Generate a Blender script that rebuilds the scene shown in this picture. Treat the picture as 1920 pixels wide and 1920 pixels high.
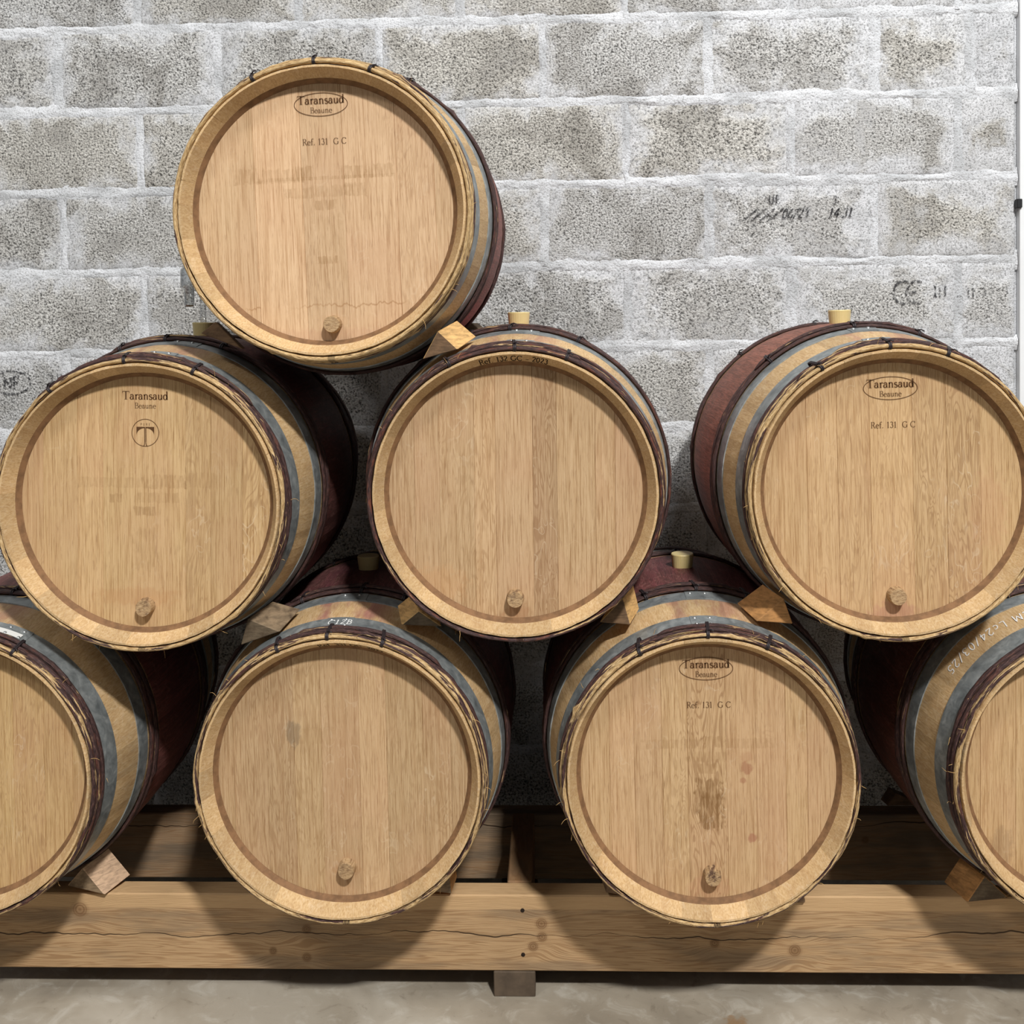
import bpy, math, random
from mathutils import Vector, Matrix, noise as mnoise

random.seed(7)
for o in list(bpy.data.objects): bpy.data.objects.remove(o)
SC = bpy.context.scene
COL = SC.collection
PI = math.pi

# ------------------------------------------------------------------ camera
CAM_LOC = (0.0811, -2.272, 1.5641)
RIGHT = Vector((0.99925, 0.035937, -0.014428))
FWD = Vector((-0.036392, 0.998805, -0.032622))
UP = Vector((0.013238, 0.033123, 0.999364))
cd = bpy.data.cameras.new('camera'); cam = bpy.data.objects.new('camera', cd); COL.objects.link(cam)
cam.matrix_world = Matrix(((RIGHT.x, UP.x, -FWD.x, CAM_LOC[0]), (RIGHT.y, UP.y, -FWD.y, CAM_LOC[1]),
                           (RIGHT.z, UP.z, -FWD.z, CAM_LOC[2]), (0, 0, 0, 1)))
cd.sensor_width = 36; cd.lens = 38.366; cd.shift_y = -0.1504; cd.clip_start = 0.05
SC.camera = cam

# ------------------------------------------------------------------ world, lights, exposure
SC.view_settings.view_transform = 'Standard'
SC.view_settings.look = 'None'
SC.view_settings.gamma = 1.0
SC.view_settings.use_curve_mapping = False
SC.view_settings.exposure = 0.0
w = bpy.data.worlds.new('hall_ambient'); SC.world = w; w.use_nodes = True
w.node_tree.nodes['Background'].inputs[0].default_value = (0.90, 0.95, 1.0, 1)
w.node_tree.nodes['Background'].inputs[1].default_value = 0.165

def area(name, loc, target, size, size_y, power, col):
    l = bpy.data.lights.new(name, 'AREA'); l.shape = 'RECTANGLE'; l.size = size; l.size_y = size_y
    l.energy = power; l.color = col
    o = bpy.data.objects.new(name, l); COL.objects.link(o); o.location = loc
    o.rotation_euler = (Vector(target) - Vector(loc)).to_track_quat('-Z', 'Y').to_euler()
    return o
area('ceiling_lamp_key', (2.25, -6.2, 7.6), (0, 0.2, 1.0), 0.62, 0.44, 960, (1.0, 0.98, 0.945))
area('ceiling_lamp_fill', (-3.4, -4.4, 6.8), (-0.3, 0.6, 1.0), 1.6, 0.6, 130, (1.0, 0.97, 0.93))
area('ceiling_lamp_wall', (2.0, -2.0, 6.4), (0.9, 1.05, 1.4), 1.8, 0.5, 95, (0.95, 0.98, 1.0))

# ------------------------------------------------------------------ node helpers
def lin(c):
    return tuple(((v / 255) / 12.92 if v / 255 <= .04045 else ((v / 255 + .055) / 1.055) ** 2.4) for v in c[:3]) + (1,)

class NT:
    def __init__(s, name):
        s.mat = bpy.data.materials.new(name); s.mat.use_nodes = True
        s.t = s.mat.node_tree; s.t.nodes.clear()
        s.out = s.t.nodes.new('ShaderNodeOutputMaterial')
        s.b = s.t.nodes.new('ShaderNodeBsdfPrincipled')
        s.t.links.new(s.b.outputs[0], s.out.inputs[0])
    def put(s, sock, v):
        if isinstance(v, bpy.types.NodeSocket): s.t.links.new(v, sock)
        elif v is not None:
            if sock.type == 'RGBA' and len(v) == 3: v = tuple(v) + (1,)
            sock.default_value = v
    def node(s, ty, **kw):
        n = s.t.nodes.new(ty)
        for k, v in kw.items(): setattr(n, k, v)
        return n
    def m(s, op, a, b=None, c=None, clamp=False):
        n = s.node('ShaderNodeMath', operation=op); n.use_clamp = clamp
        for i, v in enumerate((a, b, c)):
            if v is not None: s.put(n.inputs[i], v)
        return n.outputs[0]
    def mix(s, f, a, b, mode='MIX'):
        n = s.node('ShaderNodeMix', data_type='RGBA', blend_type=mode)
        s.put(n.inputs[0], f); s.put(n.inputs[6], a); s.put(n.inputs[7], b)
        return n.outputs[2]
    def coord(s, which='Object'):
        return s.node('ShaderNodeTexCoord').outputs[which]
    def xyz(s, v):
        n = s.node('ShaderNodeSeparateXYZ'); s.put(n.inputs[0], v); return n.outputs[0], n.outputs[1], n.outputs[2]
    def comb(s, x, y, z):
        n = s.node('ShaderNodeCombineXYZ')
        for i, v in enumerate((x, y, z)): s.put(n.inputs[i], v)
        return n.outputs[0]
    def scale(s, v, sc, off=None):
        n = s.node('ShaderNodeVectorMath', operation='MULTIPLY'); s.put(n.inputs[0], v); n.inputs[1].default_value = sc
        r = n.outputs[0]
        if off is not None:
            n2 = s.node('ShaderNodeVectorMath', operation='ADD'); s.put(n2.inputs[0], r); s.put(n2.inputs[1], off); r = n2.outputs[0]
        return r
    def noise(s, v, sc=1.0, det=3.0, rough=.55, dist=0.0):
        n = s.node('ShaderNodeTexNoise'); s.put(n.inputs['Vector'], v)
        n.inputs['Scale'].default_value = sc; n.inputs['Detail'].default_value = det
        n.inputs['Roughness'].default_value = rough; n.inputs['Distortion'].default_value = dist
        return n.outputs[0]
    def ss(s, v, a, b):                       # smoothstep 0..1 between a and b
        n = s.node('ShaderNodeMapRange', interpolation_type='SMOOTHSTEP'); s.put(n.inputs[0], v)
        s.put(n.inputs[1], a); s.put(n.inputs[2], b); return n.outputs[0]
    def ramp(s, v, stops):
        n = s.node('ShaderNodeValToRGB'); s.put(n.inputs[0], v)
        e = n.color_ramp.elements
        while len(e) < len(stops): e.new(.5)
        for el, (p, c) in zip(e, stops): el.position = p; el.color = c
        return n.outputs[0]
    def info(s):
        n = s.node('ShaderNodeObjectInfo'); return n.outputs['Random'], n.outputs['Color']
    def bump(s, h, strength=.3, dist=.002):
        n = s.node('ShaderNodeBump'); s.put(n.inputs['Height'], h)
        n.inputs['Strength'].default_value = strength; n.inputs['Distance'].default_value = dist
        s.t.links.new(n.outputs[0], s.b.inputs['Normal'])
    def fin(s, col, rough=.6, metal=0.0, spec=.3):
        s.put(s.b.inputs['Base Color'], col); s.put(s.b.inputs['Roughness'], rough)
        s.put(s.b.inputs['Metallic'], metal); s.b.inputs['Specular IOR Level'].default_value = spec
        return s.mat

# ------------------------------------------------------------------ materials
def mat_head(name, stains, base=(214, 172, 118)):
    """oak head boards; object colour: r = tone, g = figure, b = redness"""
    s = NT(name); co = s.coord(); rnd, oc = s.info()
    r_, g_, b_ = s.xyz(oc)
    off = s.comb(s.m('MULTIPLY', rnd, 37.0), s.m('MULTIPLY', rnd, 11.0), s.m('MULTIPLY', rnd, 53.0))
    x, y, z = s.xyz(co)
    v1 = s.scale(co, (430, 30, 11), off); v2 = s.scale(co, (95, 8, 2.4), off); v3 = s.scale(co, (640, 40, 34), off)
    g1 = s.noise(v1, 1, 4, .6); g2 = s.noise(v2, 1, 3, .55, .4); g3 = s.noise(v3, 1, 2, .5)
    big = s.noise(s.scale(co, (6, 2, 4), off), 1, 2)
    fig0 = s.noise(s.scale(co, (26, 6, 3.2), off), 1, 2.5, .5, 1.2)
    fig = s.m('SINE', s.m('MULTIPLY', fig0, 95.0))
    fl0 = s.noise(s.scale(co, (30, 8, 15), off), 1, 1.5, .5, 1.2)
    fleck = s.m('SUBTRACT', 1.0, s.ss(s.m('ABSOLUTE', s.m('SUBTRACT', fl0, .5)), .004, .028))
    flm = s.ss(s.noise(s.scale(co, (11, 3, 6), off), 1, 2), .53, .66)
    c = s.ramp(g1, [(.25, lin((base[0] - 54, base[1] - 58, base[2] - 54))), (.5, lin(base)), (.78, lin((base[0] + 14, base[1] + 15, base[2] + 16)))])
    c = s.mix(s.m('MULTIPLY', s.ss(g2, .45, .75), .30), c, lin((184, 138, 86)))
    c = s.mix(s.m('MULTIPLY', s.m('MULTIPLY', s.ss(fig, .0, .95), g_), .62), c, lin((160, 117, 70)))
    c = s.mix(s.m('MULTIPLY', s.m('MULTIPLY', fleck, flm), s.m('MULTIPLY_ADD', g_, .5, .10)), c, lin((236, 205, 156)))
    c = s.mix(s.m('MULTIPLY', s.ss(g3, .57, .70), .46), c, lin((140, 98, 58)))
    c = s.mix(s.m('MULTIPLY', s.ss(big, .45, .7), .22), c, lin((206, 152, 106)))
    c = s.mix(s.m('MULTIPLY', b_, .5), c, lin((196, 140, 108)))
    tone = s.m('MULTIPLY_ADD', r_, .70, .65)
    tn = s.comb(s.m('MULTIPLY', tone, .77), s.m('MULTIPLY', tone, .845), s.m('MULTIPLY', tone, 1.06)); c = s.mix(1.0, c, tn, 'MULTIPLY')
    wob = s.noise(s.scale(co, (75, 1, 55)), 1, 3, .6)
    wob2 = s.noise(s.scale(co, (190, 1, 28)), 1, 3, .6)
    for st in stains:
        kind = st[0]
        if kind == 'box':
            _, cx, cz, hx, hz, stg, col = st
            dx = s.m('DIVIDE', s.m('ABSOLUTE', s.m('SUBTRACT', x, cx)), hx)
            dz = s.m('DIVIDE', s.m('ABSOLUTE', s.m('SUBTRACT', z, cz)), hz)
            d = s.m('ADD', s.m('MAXIMUM', dx, dz), s.m('MULTIPLY', s.m('SUBTRACT', wob, .5), 1.1))
            k = s.m('SUBTRACT', 1.0, s.ss(d, .78, 1.0))
            k = s.m('MULTIPLY', s.m('MULTIPLY', k, s.ss(wob2, .36, .62)), stg)
            c = s.mix(k, c, lin(col))
        elif kind == 'spot':
            _, cx, cz, rx, rz, stg, col = st
            dx = s.m('DIVIDE', s.m('SUBTRACT', x, cx), rx); dz = s.m('DIVIDE', s.m('SUBTRACT', z, cz), rz)
            d = s.m('SQRT', s.m('ADD', s.m('MULTIPLY', dx, dx), s.m('MULTIPLY', dz, dz)))
            d = s.m('ADD', d, s.m('MULTIPLY', s.m('SUBTRACT', wob, .5), 1.4))
            c = s.mix(s.m('MULTIPLY', s.m('SUBTRACT', 1.0, s.ss(d, .55, 1.0)), stg), c, lin(col))
        elif kind == 'tide':
            _, z0, amp, stg, xa, xb, col = st
            wv = s.noise(s.comb(s.m('MULTIPLY', x, 34.0), 0.0, 3.3), 1, 3, .6)
            dz = s.m('ABSOLUTE', s.m('SUBTRACT', s.m('SUBTRACT', z, z0), s.m('MULTIPLY', s.m('SUBTRACT', wv, .5), amp)))
            k = s.m('SUBTRACT', 1.0, s.ss(dz, .0006, .0028))
            k = s.m('MULTIPLY', k, s.m('MULTIPLY', s.ss(x, xa, xa + .03), s.m('SUBTRACT', 1.0, s.ss(x, xb - .03, xb))))
            c = s.mix(s.m('MULTIPLY', s.m('MULTIPLY', k, s.ss(big, .3, .55)), stg), c, lin(col))
    s.bump(s.m('ADD', s.m('MULTIPLY', g1, .5), s.m('MULTIPLY', g3, -.6)), .25, .0012)
    return s.fin(c, .62, 0, .28)

def mat_stave(name, red, edge0=.283, edge1=.597, spill=.5):
    """oak staves, wine-stained around the bilge; object colour r = tone"""
    s = NT(name); co = s.coord(); rnd, oc = s.info(); r_, g_, b_ = s.xyz(oc)
    off = s.comb(s.m('MULTIPLY', rnd, 37.0), s.m('MULTIPLY', rnd, 11.0), s.m('MULTIPLY', rnd, 53.0))
    x, y, z = s.xyz(co)
    g1 = s.noise(s.scale(co, (330, 12, 330), off), 1, 4, .6)
    g2 = s.noise(s.scale(co, (45, 3, 45), off), 1, 3)
    g3 = s.noise(s.scale(co, (320, 26, 320), off), 1, 2)
    fl0 = s.noise(s.scale(co, (40, 18, 40), off), 1, 2, .5, 1.3)
    fleck = s.m('SUBTRACT', 1.0, s.ss(s.m('ABSOLUTE', s.m('SUBTRACT', fl0, .5)), .004, .03))
    c = s.ramp(g1, [(.25, lin((180, 138, 84))), (.52, lin((208, 168, 110))), (.8, lin((224, 188, 134)))])
    c = s.mix(s.m('MULTIPLY', s.ss(g2, .45, .72), .35), c, lin((176, 132, 82)))
    c = s.mix(s.m('MULTIPLY', fleck, .22), c, lin((236, 206, 158)))
    c = s.mix(s.m('MULTIPLY', s.ss(g3, .6, .76), .3), c, lin((140, 100, 60)))
    # wine that ran down from the bung, at the top of the barrel
    ang = s.m('DIVIDE', z, s.m('SQRT', s.m('ADD', s.m('MULTIPLY', x, x), s.m('MULTIPLY', z, z))))
    sp = s.m('MULTIPLY', s.ss(ang, .93, .995), s.ss(s.noise(s.scale(co, (16, 5, 16)), 1, 3), .40, .58))
    sp = s.m('MULTIPLY', sp, s.ss(y, .06, .12))
    c = s.mix(s.m('MULTIPLY', sp, spill), c, lin((158, 98, 84)))
    e = s.m('ADD', y, s.m('MULTIPLY', s.m('SUBTRACT', g2, .5), .012))
    k = s.m('MULTIPLY', s.ss(e, edge0, edge0 + .006), s.m('SUBTRACT', 1.0, s.ss(e, edge1 - .006, edge1)))
    rc = s.mix(s.ss(g1, .3, .75), lin([v * .74 for v in red]), lin([min(255, v * 1.16) for v in red]))
    rc = s.mix(s.m('MULTIPLY', s.ss(g2, .42, .7), .35), rc, lin([v * .66 for v in red]))
    rc = s.mix(s.m('MULTIPLY', fleck, .16), rc, lin((200, 140, 118)))
    c = s.mix(s.m('MULTIPLY', k, .94), c, rc)
    tone = s.m('MULTIPLY_ADD', r_, .55, .72); c = s.mix(1.0, c, s.comb(s.m('MULTIPLY', tone, .83), s.m('MULTIPLY', tone, .91), s.m('MULTIPLY', tone, 1.16)), 'MULTIPLY')
    s.bump(s.m('ADD', g1, s.m('MULTIPLY', g3, -.5)), .22, .0012)
    return s.fin(c, .58, 0, .3)

def mat_willow():
    """split chestnut hoop rods: dark bark with peeled pale wood; object colour r = how much is peeled"""
    s = NT('willow_bark'); uv = s.coord('UV'); rnd, oc = s.info(); r_, g_, b_ = s.xyz(oc)
    off = s.comb(s.m('MULTIPLY', rnd, 91.0), s.m('MULTIPLY', rnd, 17.0), 0.0)
    n1 = s.noise(s.scale(uv, (8, 85, 1), off), 1, 4, .66, .5)
    n2 = s.noise(s.scale(uv, (70, 380, 1), off), 1, 3, .6)
    n3 = s.noise(s.scale(uv, (26, 90, 1), off), 1, 3, .6)
    bark = s.ramp(n2, [(.3, lin((34, 24, 24))), (.55, lin((72, 50, 48))), (.8, lin((124, 92, 78)))])
    bark = s.mix(s.m('MULTIPLY', s.ss(n3, .5, .7), s.m('MULTIPLY_ADD', g_, .6, .15)), bark, lin((132, 74, 52)))
    wood = s.ramp(n2, [(.3, lin((132, 100, 62))), (.52, lin((194, 162, 114))), (.76, lin((232, 208, 164)))])
    th = s.m('SUBTRACT', .68, s.m('MULTIPLY', r_, .32))
    k = s.ss(n1, th, s.m('ADD', th, .035))
    c = s.mix(k, bark, wood)
    c = s.mix(s.m('MULTIPLY', s.ss(n3, .68, .78), .6), c, lin((30, 20, 18)))
    s.bump(s.m('ADD', s.m('MULTIPLY', n2, .8), s.m('MULTIPLY', n1, 1.2)), .9, .004)
    return s.fin(c, .6, 0, .35)

def mat_steel():
    s = NT('galvanised_steel'); co = s.coord(); rnd, oc = s.info()
    n1 = s.noise(co, 40, 3, .6, .6); n2 = s.noise(s.scale(co, (9, 160, 9)), 1, 4, .65); n3 = s.noise(co, 9, 2)
    c = s.ramp(n1, [(.3, lin((122, 128, 130))), (.55, lin((154, 160, 161))), (.75, lin((182, 186, 186)))])
    c = s.mix(s.m('MULTIPLY', s.ss(n3, .45, .7), .4), c, lin((108, 114, 117)))
    c = s.mix(s.m('MULTIPLY', s.ss(n2, .66, .72), .5), c, lin((196, 200, 200)))
    s.bump(n2, .12, .001)
    return s.fin(c, s.m('MULTIPLY_ADD', n1, .25, .32), .55, .5)

def mat_plain(name, col, rough=.6, metal=0.0, spec=.3, var=.0, vscale=30, dark=None):
    s = NT(name); co = s.coord(); n = s.noise(co, vscale, 4, .6)
    c = s.mix(s.m('MULTIPLY', s.ss(n, .35, .7), var), lin(col), lin(dark or [v * .6 for v in col]))
    s.bump(n, .15, .001)
    return s.fin(c, rough, metal, spec)

def mat_plug():
    s = NT('oak_end_grain'); co = s.coord(); rnd, oc = s.info()
    off = s.comb(s.m('MULTIPLY', rnd, 7.0), s.m('MULTIPLY', rnd, 3.0), s.m('MULTIPLY', rnd, 9.0))
    r_, g_, b_ = s.xyz(oc)
    n1 = s.noise(s.scale(co, (120, 60, 420), off), 1, 4, .65, .6); n2 = s.noise(s.scale(co, (75, 30, 75), off), 1, 3, .6)
    c = s.ramp(n1, [(.3, lin((110, 84, 60))), (.5, lin((164, 134, 98))), (.75, lin((190, 164, 128)))])
    c = s.mix(s.m('MULTIPLY', s.ss(n2, .48, .64), r_), c, lin((66, 42, 36)))
    s.bump(n1, .5, .002)
    return s.fin(c, .65, 0, .25)

def mat_silicone():
    s = NT('silicone_bung'); co = s.coord(); n = s.noise(co, 60, 2)
    c = s.mix(n, lin((204, 184, 124)), lin((218, 200, 148)))
    s.b.inputs['Subsurface Weight'].default_value = .35
    s.b.inputs['Subsurface Radius'].default_value = (.012, .009, .005)
    return s.fin(c, .42, 0, .4)

def mat_pine(name, knots, crack=None, strip=None, grey=.5, base=(182, 150, 112), axis=0):
    """beams; grain runs along x (axis 0) or y (axis 1)"""
    s = NT(name); co = s.coord(); rnd, oc = s.info()
    off = s.comb(s.m('MULTIPLY', rnd, 13.0), s.m('MULTIPLY', rnd, 7.0), s.m('MULTIPLY', rnd, 5.0))
    x, y, z = s.xyz(co)
    if axis == 1: x, y = y, x
    zz = s.m('ADD', z, s.m('MULTIPLY', s.m('SUBTRACT', s.noise(s.scale(co, (1.6, 1.6, 6), off), 1, 2), .5), .05))
    dark = None
    for kx, kz, kr in knots:
        dx = s.m('DIVIDE', s.m('SUBTRACT', x, kx), kr); dz = s.m('DIVIDE', s.m('SUBTRACT', z, kz), kr)
        dd = s.m('ADD', s.m('MULTIPLY', s.m('MULTIPLY', dx, dx), .32), s.m('MULTIPLY', dz, dz))
        fall = s.m('EXPONENT', s.m('MULTIPLY', dd, -.45))
        zz = s.m('ADD', zz, s.m('MULTIPLY', fall, s.m('MULTIPLY', dz, kr * 1.2)))
        dk = s.m('EXPONENT', s.m('MULTIPLY', s.m('ADD', s.m('MULTIPLY', dx, dx), s.m('MULTIPLY', dz, dz)), -1.8))
        dark = dk if dark is None else s.m('MAXIMUM', dark, dk)
    vv = s.comb(s.m('MULTIPLY', x, 2.2), s.m('MULTIPLY', y, 22.0), s.m('MULTIPLY', zz, 62.0))
    g1 = s.noise(vv, 1, 3, .55, .2)
    g2 = s.noise(s.comb(s.m('MULTIPLY', x, 16.0), s.m('MULTIPLY', y, 160.0), s.m('MULTIPLY', zz, 420.0)), 1, 3, .6)
    big = s.noise(s.comb(s.m('MULTIPLY', x, 3.4), s.m('MULTIPLY', y, 8.0), s.m('MULTIPLY', z, 22.0)), 1, 3, .6)
    rings = s.m('MULTIPLY_ADD', s.m('SINE', s.m('MULTIPLY', g1, 60.0)), .5, .5)
    c = s.mix(s.m('MULTIPLY', s.ss(rings, .45, 1.0), .5), lin(base), lin((132, 96, 62)))
    c = s.mix(s.m('MULTIPLY', s.ss(g2, .45, .75), .30), c, lin((138, 102, 68)))
    c = s.mix(s.m('MULTIPLY', s.ss(big, .44, .66), grey), c, lin((112, 98, 82)))
    if strip is not None:
        k = s.ss(z, strip - .0015, strip + .0015)
        c2 = s.mix(s.m('MULTIPLY', s.ss(g2, .4, .75), .22), lin((196, 162, 120)), lin((160, 124, 88)))
        c = s.mix(s.m('MULTIPLY', k, .82), c, c2)
    if dark is not None:
        kr_ = s.m('MULTIPLY_ADD', s.m('SINE', s.m('MULTIPLY', dark, 26.0)), .18, .62)
        c = s.mix(s.m('MULTIPLY', s.ss(dark, .18, .7), kr_), c, lin((108, 76, 48)))
    h = s.m('ADD', s.m('MULTIPLY', rings, .4), s.m('MULTIPLY', g2, .5))
    if crack is not None:
        wv = s.noise(s.comb(s.m('MULTIPLY', x, 3.0), 0.0, 1.7), 1, 4, .62)
        d = s.m('ABSOLUTE', s.m('SUBTRACT', z, s.m('MULTIPLY_ADD', s.m('SUBTRACT', wv, .5), .085, crack)))
        wd = s.m('MULTIPLY', s.ss(s.noise(s.comb(s.m('MULTIPLY', x, 2.1), 0.0, 7.0), 1, 2), .36, .62), .0022)
        k = s.m('SUBTRACT', 1.0, s.ss(d, s.m('MULTIPLY', wd, .4), s.m('ADD', wd, .0004)))
        c = s.mix(s.m('MULTIPLY', k, .9), c, lin((46, 30, 18)))
        h = s.m('SUBTRACT', h, s.m('MULTIPLY', k, 1.6))
    s.bump(h, .35, .002)
    return s.fin(c, .68, 0, .22)

def mat_block():
    """concrete block face; object colour r = tone, g = mortar smear, b = warmth; uv in block units"""
    s = NT('concrete_block'); co = s.coord(); uv = s.coord('UV'); rnd, oc = s.info(); r_, g_, b_ = s.xyz(oc)
    u, v, _ = s.xyz(uv)
    du = s.m('MULTIPLY', s.m('MINIMUM', u, s.m('SUBTRACT', 1.0, u)), .49)
    dv = s.m('MULTIPLY', s.m('MINIMUM', v, s.m('SUBTRACT', 1.0, v)), .24)
    d = s.m('MINIMUM', du, s.m('MULTIPLY', dv, 1.15))
    n_gr = s.noise(co, 165, 3.5, .62)
    n_fn = s.noise(co, 420, 2, .6)
    n_lg = s.noise(co, 7, 4, .6, .6)
    n_md = s.noise(co, 26, 4, .6, .4)
    n_xl = s.noise(co, 2.2, 2, .5)
    pit = s.m('SUBTRACT', 1.0, s.ss(n_gr, .35, .475))
    base = s.mix(b_, lin((184, 184, 184)), lin((186, 180, 167)))
    hi = s.mix(b_, lin((232, 232, 232)), lin((230, 224, 210)))
    c = s.mix(s.ss(n_gr, .46, .64), base, hi)
    c = s.mix(s.m('MULTIPLY', s.ss(n_lg, .44, .68), .5), c, lin((132, 127, 118)))
    c = s.mix(s.m('MULTIPLY', pit, .88), c, lin((56, 55, 53)))
    # smeared mortar: around the edges and in patches
    e = s.m('ADD', d, s.m('MULTIPLY', s.m('SUBTRACT', n_lg, .5), .34))
    e = s.m('ADD', e, s.m('MULTIPLY', s.m('SUBTRACT', n_md, .5), .10))
    lim = s.m('MULTIPLY_ADD', g_, .075, -.012)
    k = s.m('SUBTRACT', 1.0, s.ss(e, s.m('SUBTRACT', lim, .03), s.m('ADD', lim, .065)))
    k2 = s.m('MULTIPLY', s.ss(s.m('ADD', n_lg, s.m('MULTIPLY', s.m('SUBTRACT', n_xl, .5), .5)), .54, .76), g_)
    k = s.m('MAXIMUM', k, k2)
    k = s.m('MULTIPLY', k, s.m('SUBTRACT', 1.0, s.m('MULTIPLY', s.m('SUBTRACT', 1.0, s.ss(n_gr, .36, .50)), .45)))
    sm = s.mix(s.ss(n_md, .35, .65), lin((218, 220, 225)), lin((190, 192, 196)))
    sm = s.mix(s.m('MULTIPLY', s.m('SUBTRACT', 1.0, s.ss(n_fn, .34, .48)), .35), sm, lin((140, 140, 140)))
    c = s.mix(s.m('MULTIPLY', k, .80), c, sm)
    tone = s.m('MULTIPLY_ADD', r_, .36, .86); c = s.mix(1.0, c, s.comb(tone, tone, tone), 'MULTIPLY')
    h = s.m('ADD', s.m('MULTIPLY', n_gr, s.m('MULTIPLY_ADD', k, -.72, 1.0)), s.m('MULTIPLY', n_fn, .18))
    s.bump(h, 1.0, .010)
    return s.fin(c, .92, 0, .15)

def mat_mortar(name='mortar', k=1.0):
    s = NT(name); co = s.coord('Object')
    n1 = s.noise(co, 165, 3.5, .62); n2 = s.noise(co, 9, 3); n3 = s.noise(s.scale(co, (60, 60, 110)), 1, 3, .6)
    c = s.mix(s.ss(n2, .35, .65), lin((216 * k, 218 * k, 222 * k)), lin((188 * k, 190 * k, 193 * k)))
    c = s.mix(s.m('MULTIPLY', s.m('SUBTRACT', 1.0, s.ss(n1, .35, .475)), .42), c, lin((92, 91, 89)))
    s.bump(s.m('ADD', n1, s.m('MULTIPLY', n3, .5)), .8, .006)
    return s.fin(c, .92, 0, .15)

def mat_floor():
    s = NT('floor_concrete'); co = s.coord()
    n1 = s.noise(co, 2.6, 4, .6, .5); n2 = s.noise(co, 14, 5, .65, .8); n3 = s.noise(co, 130, 3, .6)
    c = s.ramp(n1, [(.3, lin((128, 119, 105))), (.5, lin((154, 145, 130))), (.7, lin((180, 173, 160)))])
    c = s.mix(s.m('MULTIPLY', s.ss(n2, .5, .72), .45), c, lin((196, 192, 182)))
    c = s.mix(s.m('MULTIPLY', s.m('SUBTRACT', 1.0, s.ss(n2, .26, .42)), .6), c, lin((112, 102, 88)))
    c = s.mix(s.m('MULTIPLY', s.ss(n3, .68, .75), .5), c, lin((84, 74, 62)))
    # a rusty drip in front of the rack
    x, y, z = s.xyz(co)
    dx = s.m('DIVIDE', s.m('SUBTRACT', x, .47), .035); dy = s.m('DIVIDE', s.m('SUBTRACT', y, .105), .05)
    d = s.m('ADD', s.m('SQRT', s.m('ADD', s.m('MULTIPLY', dx, dx), s.m('MULTIPLY', dy, dy))), s.m('MULTIPLY', s.m('SUBTRACT', s.noise(co, 60, 3), .5), 1.6))
    c = s.mix(s.m('MULTIPLY', s.m('SUBTRACT', 1.0, s.ss(d, .45, 1.0)), .6), c, lin((140, 102, 58)))
    s.bump(s.m('ADD', n2, s.m('MULTIPLY', n3, .3)), .2, .003)
    return s.fin(c, s.m('MULTIPLY_ADD', n2, .3, .42), 0, .4)

def mat_ink(name, col, cover=1.0, sc=160, lo=.18, hi=.38):
    """printed or burnt marks: patchy, the ground shows through"""
    s = NT(name); co = s.coord(); n = s.noise(co, sc, 3, .6)
    s.fin(lin(col), .8, 0, .1)
    tr = s.node('ShaderNodeBsdfTransparent'); mx = s.node('ShaderNodeMixShader')
    k = s.m('MULTIPLY', s.ss(n, lo, hi), cover)
    s.t.links.new(k, mx.inputs[0]); s.t.links.new(tr.outputs[0], mx.inputs[1]); s.t.links.new(s.b.outputs[0], mx.inputs[2])
    s.t.links.new(mx.outputs[0], s.out.inputs[0])
    return s.mat

def mat_glass():
    s = NT('airlock_glass'); tr = s.node('ShaderNodeBsdfTransparent'); tr.inputs[0].default_value = (.93, .94, .94, 1)
    gl = s.node('ShaderNodeBsdfGlossy'); gl.inputs['Roughness'].default_value = .08
    lw = s.node('ShaderNodeLayerWeight'); lw.inputs[0].default_value = .35
    mx = s.node('ShaderNodeMixShader'); s.t.links.new(s.m('MULTIPLY_ADD', lw.outputs['Facing'], .6, .12), mx.inputs[0])
    s.t.links.new(tr.outputs[0], mx.inputs[1]); s.t.links.new(gl.outputs[0], mx.inputs[2]); s.t.links.new(mx.outputs[0], s.out.inputs[0])
    return s.mat

M = dict(willow=mat_willow(), steel=mat_steel(), plug=mat_plug(), bung=mat_silicone(), block=mat_block(), mortar=mat_mortar(), mortar_grey=mat_mortar('mortar_grey', .985),
         floor=mat_floor(), glass=mat_glass(),
         croze=mat_plain('croze_paste', (132, 98, 68), .7, 0, .2, .5, 60),
         tie=mat_plain('tie_wicker', (44, 36, 38), .5, 0, .4, .4, 200),
         rivet=mat_plain('rivet_steel', (186, 190, 190), .3, .7, .5, .3, 300),
         burn=mat_ink('branded_letters', (88, 60, 38), .85), print_=mat_ink('block_print_ink', (38, 38, 42), .80, 190, .38, .50),
         print_faint=mat_ink('block_print_faded', (44, 44, 48), .75, 170, .43, .54),
         chalk=mat_ink('chalk_marks', (232, 232, 230), .95, 300), black=mat_ink('chime_print_ink', (38, 28, 22), .9),
         white=mat_plain('white_paint', (226, 228, 230), .45, 0, .4, .1, 6),
         blackmetal=mat_plain('black_bracket', (26, 26, 28), .5, 0, .4),
         sticker=mat_plain('white_sticker', (226, 226, 222), .5, 0, .3, .1, 50),
         fibre=mat_plain('bark_fibre', (196, 158, 104), .8, 0, .2, .4, 90),
         screw=mat_plain('rusty_screw', (48, 38, 32), .6, .4, .3, .4, 300),
         sediment=mat_plain('airlock_sediment', (150, 112, 72), .6),
         dirt=mat_plain('dark_timber', (98, 84, 70), .75, 0, .2, .6, 18, (60, 52, 44)))

# ------------------------------------------------------------------ object helpers
def link(name, me, mat=None, parent=None, color=None):
    o = bpy.data.objects.new(name, me); COL.objects.link(o)
    if mat is not None and me is not None and not me.materials: me.materials.append(mat)
    if parent is not None: o.parent = parent
    if color is not None: o.color = tuple(color) + (1,) * (4 - len(color))
    return o

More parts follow.
